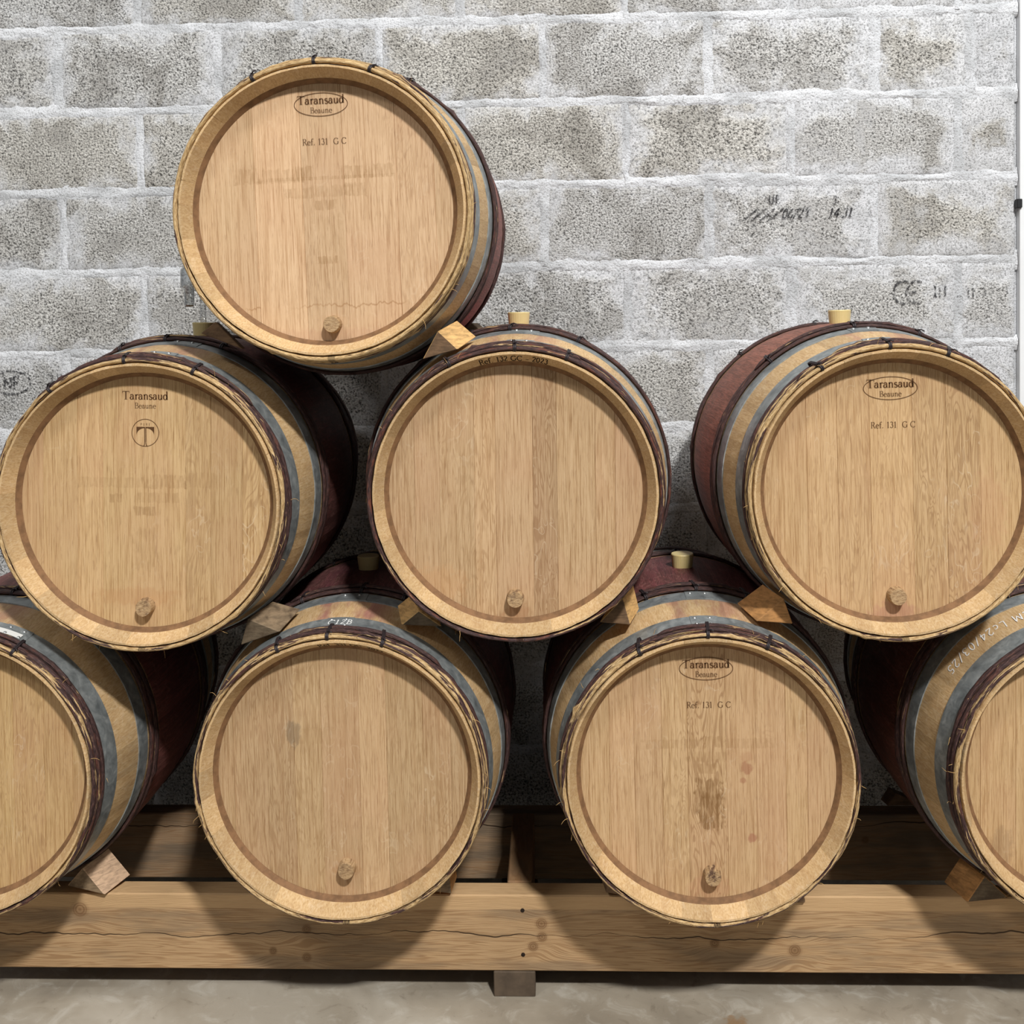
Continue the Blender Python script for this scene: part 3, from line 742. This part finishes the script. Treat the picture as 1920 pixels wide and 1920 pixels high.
def make_barrel(cfg):
    rnd = random.Random(cfg['seed']); sd = cfg['seed'] * 3.7
    x, y, z = cfg['pos']
    root = empty('wine_barrel', (x, y, z), (0, math.radians(cfg['roll']), 0))
    tag(root, cfg['label'], 'barrel', 'oak wine barrels stacked on the rack')
    hm = mat_head('oak_head_' + cfg['id'], cfg['stains'], cfg.get('base', (214, 172, 118)))
    sm = mat_stave('oak_stave_' + cfg['id'], cfg['red'], spill=cfg.get('spill', .5))
    # --- staves
    ns = 27; wd = [rnd.uniform(.7, 1.3) for _ in range(ns)]; wd[0] = 1.5
    tot = sum(wd); ang = []; a = -wd[0] / tot * PI
    for q in wd: ang.append((a, a + q / tot * 2 * PI)); a += q / tot * 2 * PI
    ts = [0, .012] + [L * i / 12 for i in range(1, 12)] + [L - .012, L]
    for i, (a0, a1) in enumerate(ang):
        V = []; F = []; e0 = rnd.uniform(-.0006, .0008)
        prof = [(e0 if t == 0 else t, rr(t)) for t in ts]
        inner = [(L, RC - .005), (L - .036, RC - .021), (L - .06, rr(L - .06) - .026), (L / 2, RB - .026), (.06, rr(.06) - .026), (.036, RC - .0205), (e0, RC - .0045)]
        prof = prof + inner; m = len(prof); na = 4
        for j in range(na + 1):
            aa = a0 + (a1 - a0) * j / na
            for q, (t, r) in enumerate(prof):
                if q < len(ts):
                    r -= .0009 if j in (0, na) else 0
                V.append((r * math.sin(aa), t, r * math.cos(aa)))
        for j in range(na):
            for q in range(m):
                p = (q + 1) % m; F.append((j * m + q, (j + 1) * m + q, (j + 1) * m + p, j * m + p))
        F.append(tuple(range(m))); F.append(tuple(na * m + q for q in reversed(range(m))))
        link('stave', mesh('stave', V, F), sm, root, (rnd.uniform(.25, .75), 0, 0))
    # --- front head: boards
    Rh = .2805; seams = [-Rh] + [s / cfg['ppm'] for s in cfg['seams']] + [Rh]
    for i, (xa, xb) in enumerate(zip(seams, seams[1:])):
        n = 10; top = []; bot = []
        for q in range(n + 1):
            xx = xa + (xb - xa) * q / n; xx = max(-Rh + 1e-4, min(Rh - 1e-4, xx))
            zz = math.sqrt(Rh * Rh - xx * xx); top.append((xx, zz)); bot.append((xx, -zz))
        out = bot + top[::-1]; mN = len(out); V = []; c = (xa + xb) / 2; wb = max(xb - xa, .01)
        dz = rnd.uniform(-.0004, .0004)
        for px, pz in out: V.append((c + (px - c) * (1 - .0016 / wb), HEAD_T - .0 + dz, pz))
        for px, pz in out: V.append((px, HEAD_T + .0012, pz))
        for px, pz in out: V.append((px, HEAD_T + .02, pz))
        F = [tuple(range(mN))]
        for ly in (0, 1):
            for q in range(mN):
                p = (q + 1) % mN; F.append((ly * mN + q, (ly + 1) * mN + q, (ly + 1) * mN + p, ly * mN + p))
        F.append(tuple(2 * mN + q for q in reversed(range(mN))))
        tone = cfg['tones'][i] if i < len(cfg['tones']) else rnd.uniform(.35, .65)
        fg = cfg['figs'].get(i, rnd.choice((.08, .12, .2)))
        link('head_board', mesh('head_board', V, F), hm, root, (tone, fg, rnd.uniform(0, .25)))
    # --- rear head (one closed disc), croze rings
    v, f = lathe([(L - .046, .001), (L - .046, .281), (L - .066, .281), (L - .066, .001)], 40)
    link('rear_head', mesh('rear_head', v, f), hm, root, (.5, .1, .1))
    v, f = lathe([(.0345, .2800), (.0452, .2708), (.0462, .2708), (.0462, .2835), (.0345, .2835)], 96)
    link('croze_ring', mesh('croze_ring', v, f, False), M['croze'], root)
    # --- steel hoops
    def steel(ta, tb, rivs, front=True, lap_a=.0):
        th = .0018; v, f = lathe([(ta, rr(ta) - .0008), (ta, rr(ta) + th), ((ta + tb) / 2, rr((ta + tb) / 2) + th), (tb, rr(tb) + th), (tb, rr(tb) - .0008)], 112)
        hp = link('steel_hoop', mesh('steel_hoop', v, f, False), M['steel'], root)
        if not front: return
        al = .085
        v, f = lathe([(ta + .001, rr(ta) + th - .0006), (ta + .001, rr(ta) + th + .0014), (tb - .001, rr(tb) + th + .0014), (tb - .001, rr(tb) + th - .0006)], 14, lap_a - al, lap_a + al * 1.2)
        link('hoop_lap', mesh('hoop_lap', v, f), M['steel'], hp)
        for da, tq in rivs:
            aa = lap_a + da; t = ta + (tb - ta) * tq
            v, f = dome(surf(aa, t, .0028), surf(aa, 0, 0) if False else (math.sin(aa), 0, math.cos(aa)), .0046, .0032)
            link('rivet', mesh('rivet', v, f, True), M['rivet'], hp)
    la = math.radians(cfg.get('lap', 0))
    steel(.050, .096, [(-.05, .22), (.05, .22), (-.053, .78), (.047, .78)], True, la)
    steel(.186, .226, [(-.052, .72), (.046, .72)], True, la + .02)
    steel(L - .226, L - .186, [], False); steel(L - .096, L - .050, [], False)
    # --- willow hoops
    def willow(tc, n_rods, wdt, hgt, ties, peel, warm, lap):
        first = None; half = wdt * n_rods * .9
        for q in range(n_rods):
            tq = tc + (q - (n_rods - 1) / 2) * wdt * 1.86
            V, F, U = make_rod(tq, wdt, hgt * (1 - .1 * q), -PI, PI, sd + q * 5.3 + tc * 9, True, 128, 4)
            o = link('willow_hoop' if first is None else 'willow_rod', mesh('willow_rod', V, F, True, U), M['willow'], root if first is None else first, (peel[q % len(peel)], warm, 0))
            if first is None: first = o
        if lap:
            for tl, a0, a1 in lap:
                V, F, U = make_rod(tc + tl, wdt * .8, hgt * .85, a0, a1, sd + 31 + a0, False, 60, 1)
                V = [(vx * (1 + hgt * 1.0 / .31), vy, vz * (1 + hgt * 1.0 / .31)) for vx, vy, vz in V]
                link('willow_rod', mesh('willow_rod', V, F, True, U), M['willow'], first, (peel[-1] + .15, warm, 0))
        for ta in ties:
            V, F = make_tie(math.radians(ta), tc - half - .001, tc + half + .001, hgt * 2.9 if lap else hgt * 2.2, rnd.uniform(-.018, .018))
            link('tie', mesh('tie', V, F, True), M['tie'], first)
        return first
    pl = cfg['peel']; wm = cfg.get('warm', .3)
    half = []
    willow(.0235, 3, .0085, .0052, cfg['ties'], pl, wm, [(-.004, math.radians(cfg['ties'][0] - 9), math.radians(cfg['ties'][-1] + 6)), (.012, math.radians(cfg['ties'][0] + 8), math.radians(cfg['ties'][-1] + 26))])
    willow(.2505, 2, .0125, .0045, cfg['ties2'], [.05, .12], wm * .6, [(0.006, math.radians(cfg['ties2'][0] - 6), math.radians(cfg['ties2'][-1] + 5))])
    willow(L - .2505, 2, .0125, .0045, cfg['ties2'][:2], [.08], .2, None)
    willow(L - .0235, 2, .0105, .0052, [], [.2], .2, None)
    # --- bung on top
    if cfg.get('bung', True):
        zt = RB
        prof = [(0, .0), (0, .0245), (.0215, .0264), (.034, .0276), (.0362, .0264), (.0365, 0.0)]
        V = []; F = []; n = 28
        for i in range(n):
            an = 2 * PI * i / n
            for h, r in prof[1:-1]: V.append((r * math.cos(an), L / 2 + r * math.sin(an), zt - .004 + h))
        mp = len(prof) - 2
        for i in range(n):
            j = (i + 1) % n
            for q in range(mp - 1): F.append((i * mp + q, j * mp + q, j * mp + q + 1, i * mp + q + 1))
        F.append(tuple(i * mp + mp - 1 for i in range(n))); F.append(tuple(i * mp for i in reversed(range(n))))
        bo = link('bung', mesh('bung', V, F, False), M['bung'], root); bo['label'] = 'cream silicone bung'
    # --- wooden plug in the head
    px, pz, pr = cfg['plug']; V = []; F = []; n = 22
    for ly, (t, k) in enumerate(((HEAD_T + .004, 1.04), (HEAD_T - .004, 1.03), (HEAD_T - .0195, .97), (HEAD_T - .0225, .90))):
        for i in range(n):
            an = 2 * PI * i / n; wob = 1 + .035 * fbm(math.cos(an) * 1.3 + sd, math.sin(an) * 1.3, 3)
            V.append((px + pr * k * wob * math.cos(an), t + .0015 * math.sin(an) * (ly > 1), pz + pr * k * wob * math.sin(an)))
    for ly in range(3):
        for i in range(n):
            j = (i + 1) % n; F.append((ly * n + i, (ly + 1) * n + i, (ly + 1) * n + j, ly * n + j))
    F.append(tuple(3 * n + i for i in reversed(range(n))))
    po = link('wooden_plug', mesh('wooden_plug', V, F), M['plug'], root, (cfg.get('plugdark', .3), 0, 0)); po['label'] = 'round wooden plug low on the head'
    # --- loose bark fibres on the front hoop
    V = []; F = []
    for q in range(cfg.get('fibres', 26)):
        a = rnd.uniform(-PI, PI); t = rnd.uniform(-.002, .045); r0 = rr(max(t, 0)) + .010
        p = [Vector((r0 * math.sin(a), t, r0 * math.cos(a)))]
        d = Vector((math.sin(a) * .6 + rnd.uniform(-.8, .8), rnd.uniform(-.5, .1), math.cos(a) * .6 + rnd.uniform(-.8, .8))).normalized()
        ln = rnd.uniform(.003, .011)
        for s_ in range(3):
            d = (d + Vector((rnd.uniform(-.4, .4), rnd.uniform(-.3, .2), rnd.uniform(-.6, .2)))).normalized(); p.append(p[-1] + d * ln / 1.5)
        v, f = tube(p, [.00055, .0005, .0004, .0002], 4)
        b = len(V); V += v; F += [tuple(i + b for i in g) for g in f]
    fo = link('loose_fibres', mesh('loose_fibres', V, F), M['fibre'], root); fo['kind'] = 'stuff'
    # --- marks
    HF = HEAD_T - .0009
    def at(cx, cz): return lambda a, b: (cx + a, HF, cz + b)
    if cfg.get('brand') in ('oval', 'pure'):
        zc = cfg['brand_z']; bx = cfg.get('brand_x', 0)
        def bt(V, F):
            text2d('Taransaud', .0178, V, F, at(bx, zc - .0005), .17, .075, .02)
            text2d('Beaune', .0122, V, F, at(bx, zc - .0195), .12, .05, .03)
        text_obj('branded_name', M['burn'], root, bt)
        if cfg['brand'] == 'oval':
            text_obj('branded_oval', M['burn'], root, lambda V, F: ribbon(arc(0, 0, .0565, .0242, 0, 360, 72), .0015, 0, 0, V, F, at(bx, zc - .002)))
            text_obj('branded_reference', M['burn'], root, lambda V, F: text2d('Ref. 131  G C', .0132, V, F, at(bx + .004, zc - .086), .12, .055, .035))
        else:
            zl = zc - .072
            def lg(V, F):
                f = at(bx, zl)
                ribbon(arc(0, 0, .0292, .0292, 0, 360, 64), .0014, 0, 0, V, F, f)
                text2d('PUQE', .0052, V, F, at(bx, zl + .0155), track=.45)
                for s_ in (-1, 1):
                    b0 = len(V); N_ = 12; arcp = []
                    for i in range(N_ + 1):
                        an = PI / 2 * i / N_
                        arcp.append((s_ * (.0015 + .0178 * math.sin(an)), .0125 - .0025 - .0165 * (1 - math.cos(an))))
                    for i, (ax, az) in enumerate(arcp):
                        V.append(f(ax, az)); V.append(f(ax, .0128))
                    for i in range(N_): F.append((b0 + 2 * i, b0 + 2 * i + 1, b0 + 2 * i + 3, b0 + 2 * i + 2))
                    ribbon([(s_ * .0013, .0125), (s_ * .0013, -.022), (s_ * .0020, -.0262), (s_ * .0036, -.0288)], .0018, 0, 0, V, F, f)
            text_obj('branded_emblem', M['burn'], root, lg, 'letter T in a circle under the word PURE')
    if cfg.get('chime'):
        txt, tw = cfg['chime']
        ca = math.radians(cfg.get('chime_a', 0))
        def cm(a, b):
            an = ca + a / .288; q = .0315 - b * 1.9       # b upwards = towards the outer edge
            r = RC - .0045 - .016 * (q / .036) - .0009
            return (r * math.sin(an), q, r * math.cos(an))
        text_obj('chime_print', M['black'], root, lambda V, F: text2d(txt, .0128, V, F, cm, .17, .09, .05, wide=tw), 'small black print on the rim')
    if cfg.get('chalk'):
        def ch(V, F):
            for txt, a0, t0, hh, dr in cfg['chalk']:
                def fn(a, b): return surf(math.radians(a0) + dr * a / .35, t0 + dr * b, .0035 if t0 < .1 else .0008)
                text2d(txt, hh, V, F, fn, mono=.10, slant=.12, track=.16)
        text_obj('chalk_writing', M['chalk'], root, ch, 'white handwritten letters')
    if cfg.get('sticker'):
        a0, a1, ta, tb = cfg['sticker']; v, f = lathe([(ta, rr(ta) + .0040), (ta, rr(ta) + .0046), (tb, rr(tb) + .0046), (tb, rr(tb) + .0040)], 8, math.radians(a0), math.radians(a1))
        so = link('sticker', mesh('sticker', v, f), M['sticker'], root); so['label'] = 'small white paper sticker'
    return root

BR_ = (148, 114, 76); DK = (124, 90, 54)
def smudge(cx, cz, hx, hz, k=.45, col=BR_): return ('box', cx, cz, hx, hz, k, col)
PPM = 880
BARRELS = [
 dict(id='top', seed=3, pos=(-.392, -.02, 1.8015), roll=-1.4, ppm=PPM, label='single wine barrel at the very top of the pyramid',
      seams=[-205, -130, -42, 37, 135, 205], tones=[.55, .52, .74, .5, .6, .58, .5], figs={2: .1, 4: .15, 5: .35, 6: .3}, red=(150, 84, 70), base=(220, 179, 126),
      stains=[smudge(-.162, .082, .033, .018), smudge(-.09, .080, .05, .016, .35), smudge(-.045, .083, .022, .017, .5), smudge(.06, .083, .03, .016, .5), smudge(.12, .085, .03, .016, .4),
              smudge(.0, .073, .15, .004, .4), smudge(-.055, .043, .035, .012, .4), smudge(.02, .045, .05, .013, .35), smudge(.065, .047, .025, .016, .35), smudge(.0, .016, .027, .011, .5),
              smudge(0, -.045, .035, .045, .22), smudge(0, -.100, .025, .009, .6), ('tide', -.196, .045, .55, -.19, .18, (150, 110, 70)), ('spot', .0, -.262, .2, .022, .25, (180, 136, 110))],
      brand='oval', brand_z=.229, ties=[-25, -1, 22], ties2=[-30, 3, 28], peel=[.95, .9, .55], warm=.4, plug=(.006, -.236, .0182), plugdark=.15, lap=6, fibres=18),
 dict(id='middle_left', seed=11, pos=(-.797, -.009, 1.1885), roll=1.3, ppm=PPM, label='wine barrel in the middle row marked with a circled T emblem, left of the three',
      seams=[-197, -130, -82, 77, 125, 185], tones=[.5, .55, .7, .6, .5, .42, .6], figs={0: .3, 4: .5, 6: .7}, red=(92, 42, 42), base=(212, 171, 112),
      stains=[smudge(-.07, .042, .085, .012, .3), smudge(.04, .045, .05, .016, .45), smudge(.12, .048, .04, .018, .3), smudge(-.065, .008, .016, .01, .5), smudge(.03, .01, .05, .012, .35), smudge(0, -.019, .026, .011, .55),
              smudge(0, -.1, .03, .05, .3), ('spot', -.02, -.205, .11, .025, .25, (170, 120, 76))],
      brand='pure', brand_z=.222, ties=[-38, -6, 22], ties2=[-21, -4, 18], peel=[.75, .5, .12], warm=.35, plug=(.002, -.225, .0186), plugdark=.45, lap=4, fibres=26),
 dict(id='middle_centre', seed=19, pos=(0, 0, 1.2025), roll=0.1, ppm=PPM, label='middle row barrel with a plain unbranded head and 2023 printed on its rim',
      seams=[-190, -143, -77, -37, 33, 78, 150, 187], tones=[.42, .46, .5, .68, .55, .3, .5, .55, .5], figs={2: .45, 3: .7, 5: 1.0, 7: .3}, red=(190, 120, 110), base=(206, 166, 114),
      stains=[('spot', .0, -.262, .035, .03, .4, (150, 100, 66)), ('spot', -.17, -.2, .08, .05, .2, (190, 138, 90))],
      chime=('Ref. 132 GC - 2023', 1.12), ties=[-27, 0, 21], ties2=[-18, -2, 24], peel=[.22, .3, .15], warm=.9, plug=(-.003, -.227, .0182), plugdark=.5, lap=2, fibres=14),
 dict(id='middle_right', seed=27, pos=(.800, .016, 1.1965), roll=-1.0, ppm=PPM, label='wine barrel in the middle row with reddish brown flank, right of the three',
      seams=[-210, -157, -100, -40, 39, 101, 163], tones=[.45, .48, .58, .55, .62, .46, .42, .5], figs={0: .3, 2: .35, 3: .5, 4: .45, 5: .75, 6: .8}, red=(150, 88, 66), base=(214, 172, 114),
      stains=[('spot', .0, -.262, .06, .03, .5, (170, 122, 104)), smudge(-.02, .02, .11, .012, .12), ('spot', .2, -.05, .05, .1, .25, (182, 136, 104))],
      brand='oval', brand_z=.219, ties=[-31, -3, 21], ties2=[-38, -4, 20], peel=[.85, .7, .25], warm=.3, plug=(.002, -.224, .0185), plugdark=.2, lap=-3, fibres=18),
 dict(id='bottom_left', seed=35, pos=(-.382, -.006, .5985), roll=-.5, ppm=PPM, label='bottom row barrel with a plain head and white chalk code on its hoop',
      seams=[-209, -144, -92, -39, 33, 85, 155, 207], tones=[.42, .46, .42, .58, .55, .72, .5, .5, .45], figs={1: .55, 2: .7, 3: .5, 4: .3, 5: .25, 6: .3, 7: .5}, red=(94, 46, 48), base=(204, 165, 112), spill=.8,
      stains=[('spot', -.105, .085, .02, .035, .55, (120, 104, 84)), smudge(-.06, .08, .05, .02, .25), ('spot', 0, -.215, .04, .014, .35, (150, 106, 64))],
      chime=('Ref. 331 OC  2023', 1.15), chime_a=6, chalk=[('C12B', -.5, .064, .019, 1)], ties=[-24, -3, 18], ties2=[-20, 3, 19], peel=[.7, .65, .05], warm=.15, plug=(.005, -.207, .0185), plugdark=.25, lap=-1, fibres=26),
 dict(id='bottom_right', seed=43, pos=(.402, -.010, .5995), roll=-.6, ppm=PPM, label='wine barrel in the bottom row with an oval brand and dark blotch below it',
      seams=[-183, -137, -85, -37, 35, 90, 145, 185], tones=[.5, .58, .5, .55, .52, .52, .55, .55, .5], figs={1: .2, 2: .3, 3: .5, 4: 1.0, 5: .2, 6: .25}, red=(104, 48, 48), base=(214, 172, 116), spill=.6,
      stains=[smudge(-.07, .062, .07, .011, .4), smudge(.015, .066, .025, .013, .6), smudge(.09, .062, .06, .012, .35), smudge(-.0, .034, .05, .012, .35), smudge(0, .008, .024, .012, .5), smudge(.0, -.035, .030, .024, .75, DK), smudge(.004, -.085, .030, .040, .85, DK), ('spot', .0, -.07, .036, .06, .3, DK),
              ('spot', .082, .008, .013, .018, .6, (150, 100, 74)), ('spot', .083, .032, .016, .014, .3, (158, 112, 80)), ('spot', .074, -.017, .009, .009, .55, (150, 100, 74)), ('spot', .091, -.142, .011, .013, .6, (150, 94, 74)), ('spot', .0, -.25, .06, .03, .3, (176, 128, 100))],
      brand='oval', brand_z=.226, ties=[-27, 0, 24], ties2=[-19, 0, 19], peel=[.65, .7, .12], warm=.35, plug=(.004, -.218, .0182), plugdark=.85, lap=0, fibres=30),
 dict(id='bottom_far_left', seed=51, pos=(-1.220, -.003, .5985), roll=0.5, ppm=PPM, label='wine barrel in the bottom row cut off by the left edge of the picture',
      seams=[-200, -140, -80, -20, 40, 100, 160, 215], tones=[.5, .5, .5, .5, .5, .55, .55, .5, .45], figs={5: .4, 6: .6, 7: .2}, red=(128, 66, 58), base=(212, 170, 108),
      stains=[], ties=[-24, 0, 26], ties2=[-18, 4, 20], peel=[.55, .3, .1], warm=.35, plug=(0, -.21, .018), lap=20, sticker=(2, 23.5, .056, .072), fibres=16),
 dict(id='bottom_far_right', seed=59, pos=(1.220, -.005, .5985), roll=0.0, ppm=PPM, label='bottom row barrel cut off by the right edge, chalk date on its staves',
      seams=[-215, -150, -90, -30, 30, 90, 150, 210], tones=[.5, .55, .52, .5, .5, .5, .5, .5, .5], figs={0: .4, 1: .3}, red=(96, 40, 32), base=(212, 170, 112), spill=.2,
      stains=[('spot', -.2, -.16, .03, .05, .35, (130, 106, 80))], chalk=[('2M Lc', -25.0, .152, .026, -1), ('24/03/25', -44.5, .154, .026, -1)],
      ties=[-20, 4, 28], ties2=[-18, 0, 20], peel=[.7, .3, .08], warm=.25, plug=(0, -.21, .018), lap=10, fibres=14),
]
for c in BARRELS: make_barrel(c)

# ------------------------------------------------------------------ wedges
def mat_wedge(name, base, dark):
    s = NT(name); co = s.coord(); n1 = s.noise(s.scale(co, (40, 40, 180)), 1, 4, .6, .6); n2 = s.noise(co, 34, 4, .6)
    c = s.ramp(n1, [(.3, lin([v * .78 for v in base])), (.55, lin(base)), (.8, lin([min(255, v * 1.1) for v in base]))])
    c = s.mix(s.m('MULTIPLY', s.ss(n2, .42, .66), dark), c, lin((74, 60, 46)))
    s.bump(n1, .4, .002)
    return s.fin(c, .7, 0, .22)
WM = dict(light=mat_wedge('wedge_fresh', (214, 172, 114), .08), mid=mat_wedge('wedge_mid', (186, 136, 84), .25), grey=mat_wedge('wedge_weathered', (134, 114, 90), .75), pale=mat_wedge('wedge_pale', (204, 172, 142), .15), dark=mat_wedge('wedge_dark', (120, 94, 70), .5),
          bark=mat_wedge('wedge_bark_side', (104, 90, 72), .8))
def unproject(u, v, y):
    d = RIGHT * ((u - 960) / 2046.2) + FWD + UP * (-(v - 671.2) / 2046.2)
    c = Vector(CAM_LOC); return c + d * ((y - c.y) / d.y)
def wedge(label, tri, y0, depth, mat, side=None, ext=(0, 0)):
    """triangular prism: tri = top of thick end, foot of thick end, thin tip"""
    A = [unproject(u, v, y0) for u, v in tri]
    e = Vector((ext[0], depth, ext[1])); Bk = [p + e for p in A]
    Bk[2] = A[2] + Vector((ext[0] * .9, depth, ext[1] * .9))
    for p in A + Bk:
        for c_ in BARRELS:
            bx, by, bz = c_['pos']; t = p.y - by
            if 0 < t < L:
                dx, dz = p.x - bx, p.z - bz; dd = math.hypot(dx, dz); need = rr(t) + .011
                if dd < need: p.x += dx / dd * (need - dd); p.z += dz / dd * (need - dd)
    base = min((p for p in A), key=lambda p: p.z).copy()
    import bmesh
    bm = bmesh.new(); vs = [bm.verts.new(p - base) for p in A + Bk]
    for f in ((0, 1, 2), (3, 5, 4), (0, 3, 4, 1), (1, 4, 5, 2), (2, 5, 3, 0)): bm.faces.new([vs[i] for i in f])
    bmesh.ops.recalc_face_normals(bm, faces=bm.faces)
    bmesh.ops.bevel(bm, geom=list(bm.edges), offset=.0016, segments=1, affect='EDGES')
    me = bpy.data.meshes.new('wooden_wedge'); bm.to_mesh(me); bm.free()
    me.materials.append(WM[mat]); me.materials.append(WM[side or 'bark'])
    for p in me.polygons: p.material_index = 1 if p.normal.y < -.6 and p.normal.z < .3 else 0
    o = link('wooden_wedge', me); o.location = base
    tag(o, label, 'wedge', 'wooden wedges chocking the barrels')
    return o
wedge('pale wooden wedge under the right side of the top barrel', [(821, 620), (861, 660), (792, 674)], .075, .075, 'light', 'dark', (.035, .022))
wedge('dark wooden wedge under the left side of the top barrel', [(404, 603), (377, 625), (455, 655)], .10, .08, 'dark', 'dark', (-.018, .0))
wedge('weathered grey wedge between the circled T barrel and the chalk coded barrel', [(464, 1160), (526, 1186), (451, 1210)], .07, .085, 'grey', 'bark', (.028, .022))
wedge('wooden wedge left under the unbranded middle barrel', [(785, 1145), (752, 1172), (829, 1175)], .085, .07, 'light', 'bark', (-.018, .024))
wedge('wooden wedge right under the unbranded middle barrel', [(1167, 1122), (1181, 1172), (1124, 1167)], .085, .07, 'light', 'dark', (.026, .016))
wedge('brown rough sawn wedge under the reddish flanked middle barrel', [(1470, 1122), (1418, 1165), (1487, 1170)], .07, .08, 'mid', 'mid', (-.03, .012))
wedge('pale bark edged wedge on the beam beside the left edge barrel', [(154, 1626), (197, 1678), (126, 1661)], .195, .07, 'pale', 'grey', (.034, .012))
wedge('small wedge on the beam right of the chalk coded barrel', [(842, 1640), (846, 1676), (800, 1670)], .20, .065, 'mid', 'grey', (.008, .006))
wedge('dark wedge on the beam left of the dark blotched barrel', [(1142, 1652), (1136, 1674), (1190, 1682)], .20, .065, 'dark', 'dark', (-.01, .004))
wedge('dark wedge on the beam right of the dark blotched barrel', [(1500, 1665), (1510, 1693), (1455, 1694)], .20, .065, 'dark', 'dark', (.014, .006))
wedge('brown wedge on the beam beside the right edge barrel', [(1847, 1641), (1813, 1692), (1892, 1684)], .195, .075, 'mid', 'bark', (-.026, .008))
wedge('grey wedge at the rear under the right side of the top barrel', [(884, 605), (906, 622), (846, 640)], .66, .08, 'grey', 'grey', (.01, .0))
wedge('dark wedge at the rear on the back beam beside the right edge barrel', [(1680, 1487), (1664, 1511), (1740, 1511)], .635, .04, 'dark', 'dark', (-.008, .0))

# ------------------------------------------------------------------ glass airlock in the bung of the left middle barrel
def airlock():
    bx, by, bz = -.797 + .008, -.009 + .44, 1.1885 + RB + .031
    root = empty('glass_airlock', (bx, by, bz)); tag(root, 'clear glass airlock standing in the bung left of the top barrel', 'airlock')
    def shell(prof, cx, n=20):
        V = []; F = []; m = len(prof)
        for i in range(n):
            an = 2 * PI * i / n
            for r, z in prof: V.append((cx + r * math.cos(an), r * math.sin(an), z))
        for i in range(n):
            j = (i + 1) % n
            for q in range(m - 1): F.append((i * m + q, j * m + q, j * m + q + 1, i * m + q + 1))
        return V, F
    v, f = tube([(0, 0, -.01), (0, 0, .035), (0, 0, .075), (0, 0, .115), (-.006, 0, .130), (-.02, 0, .138), (-.034, 0, .134)], .0075, 14)
    link('stem', mesh('airlock_stem', v, f, True), M['glass'], root)
    v, f = shell([(.0, .142), (.012, .141), (.0195, .135), (.021, .125), (.021, .095), (.019, .088), (.0125, .086), (.0125, .05), (.0105, .042), (.009, .042), (.011, .051), (.011, .087), (.0175, .09), (.0195, .097), (.0195, .124), (.018, .133), (.011, .139), (.0, .140)], -.034)
    link('chamber', mesh('airlock_chamber', v, f, True), M['glass'], root)
    v, f = shell([(.0, .0445), (.010, .0445), (.0095, .0415), (.0, .0410)], -.034)
    link('sediment', mesh('airlock_sediment', v, f, True), M['sediment'], root)
airlock()
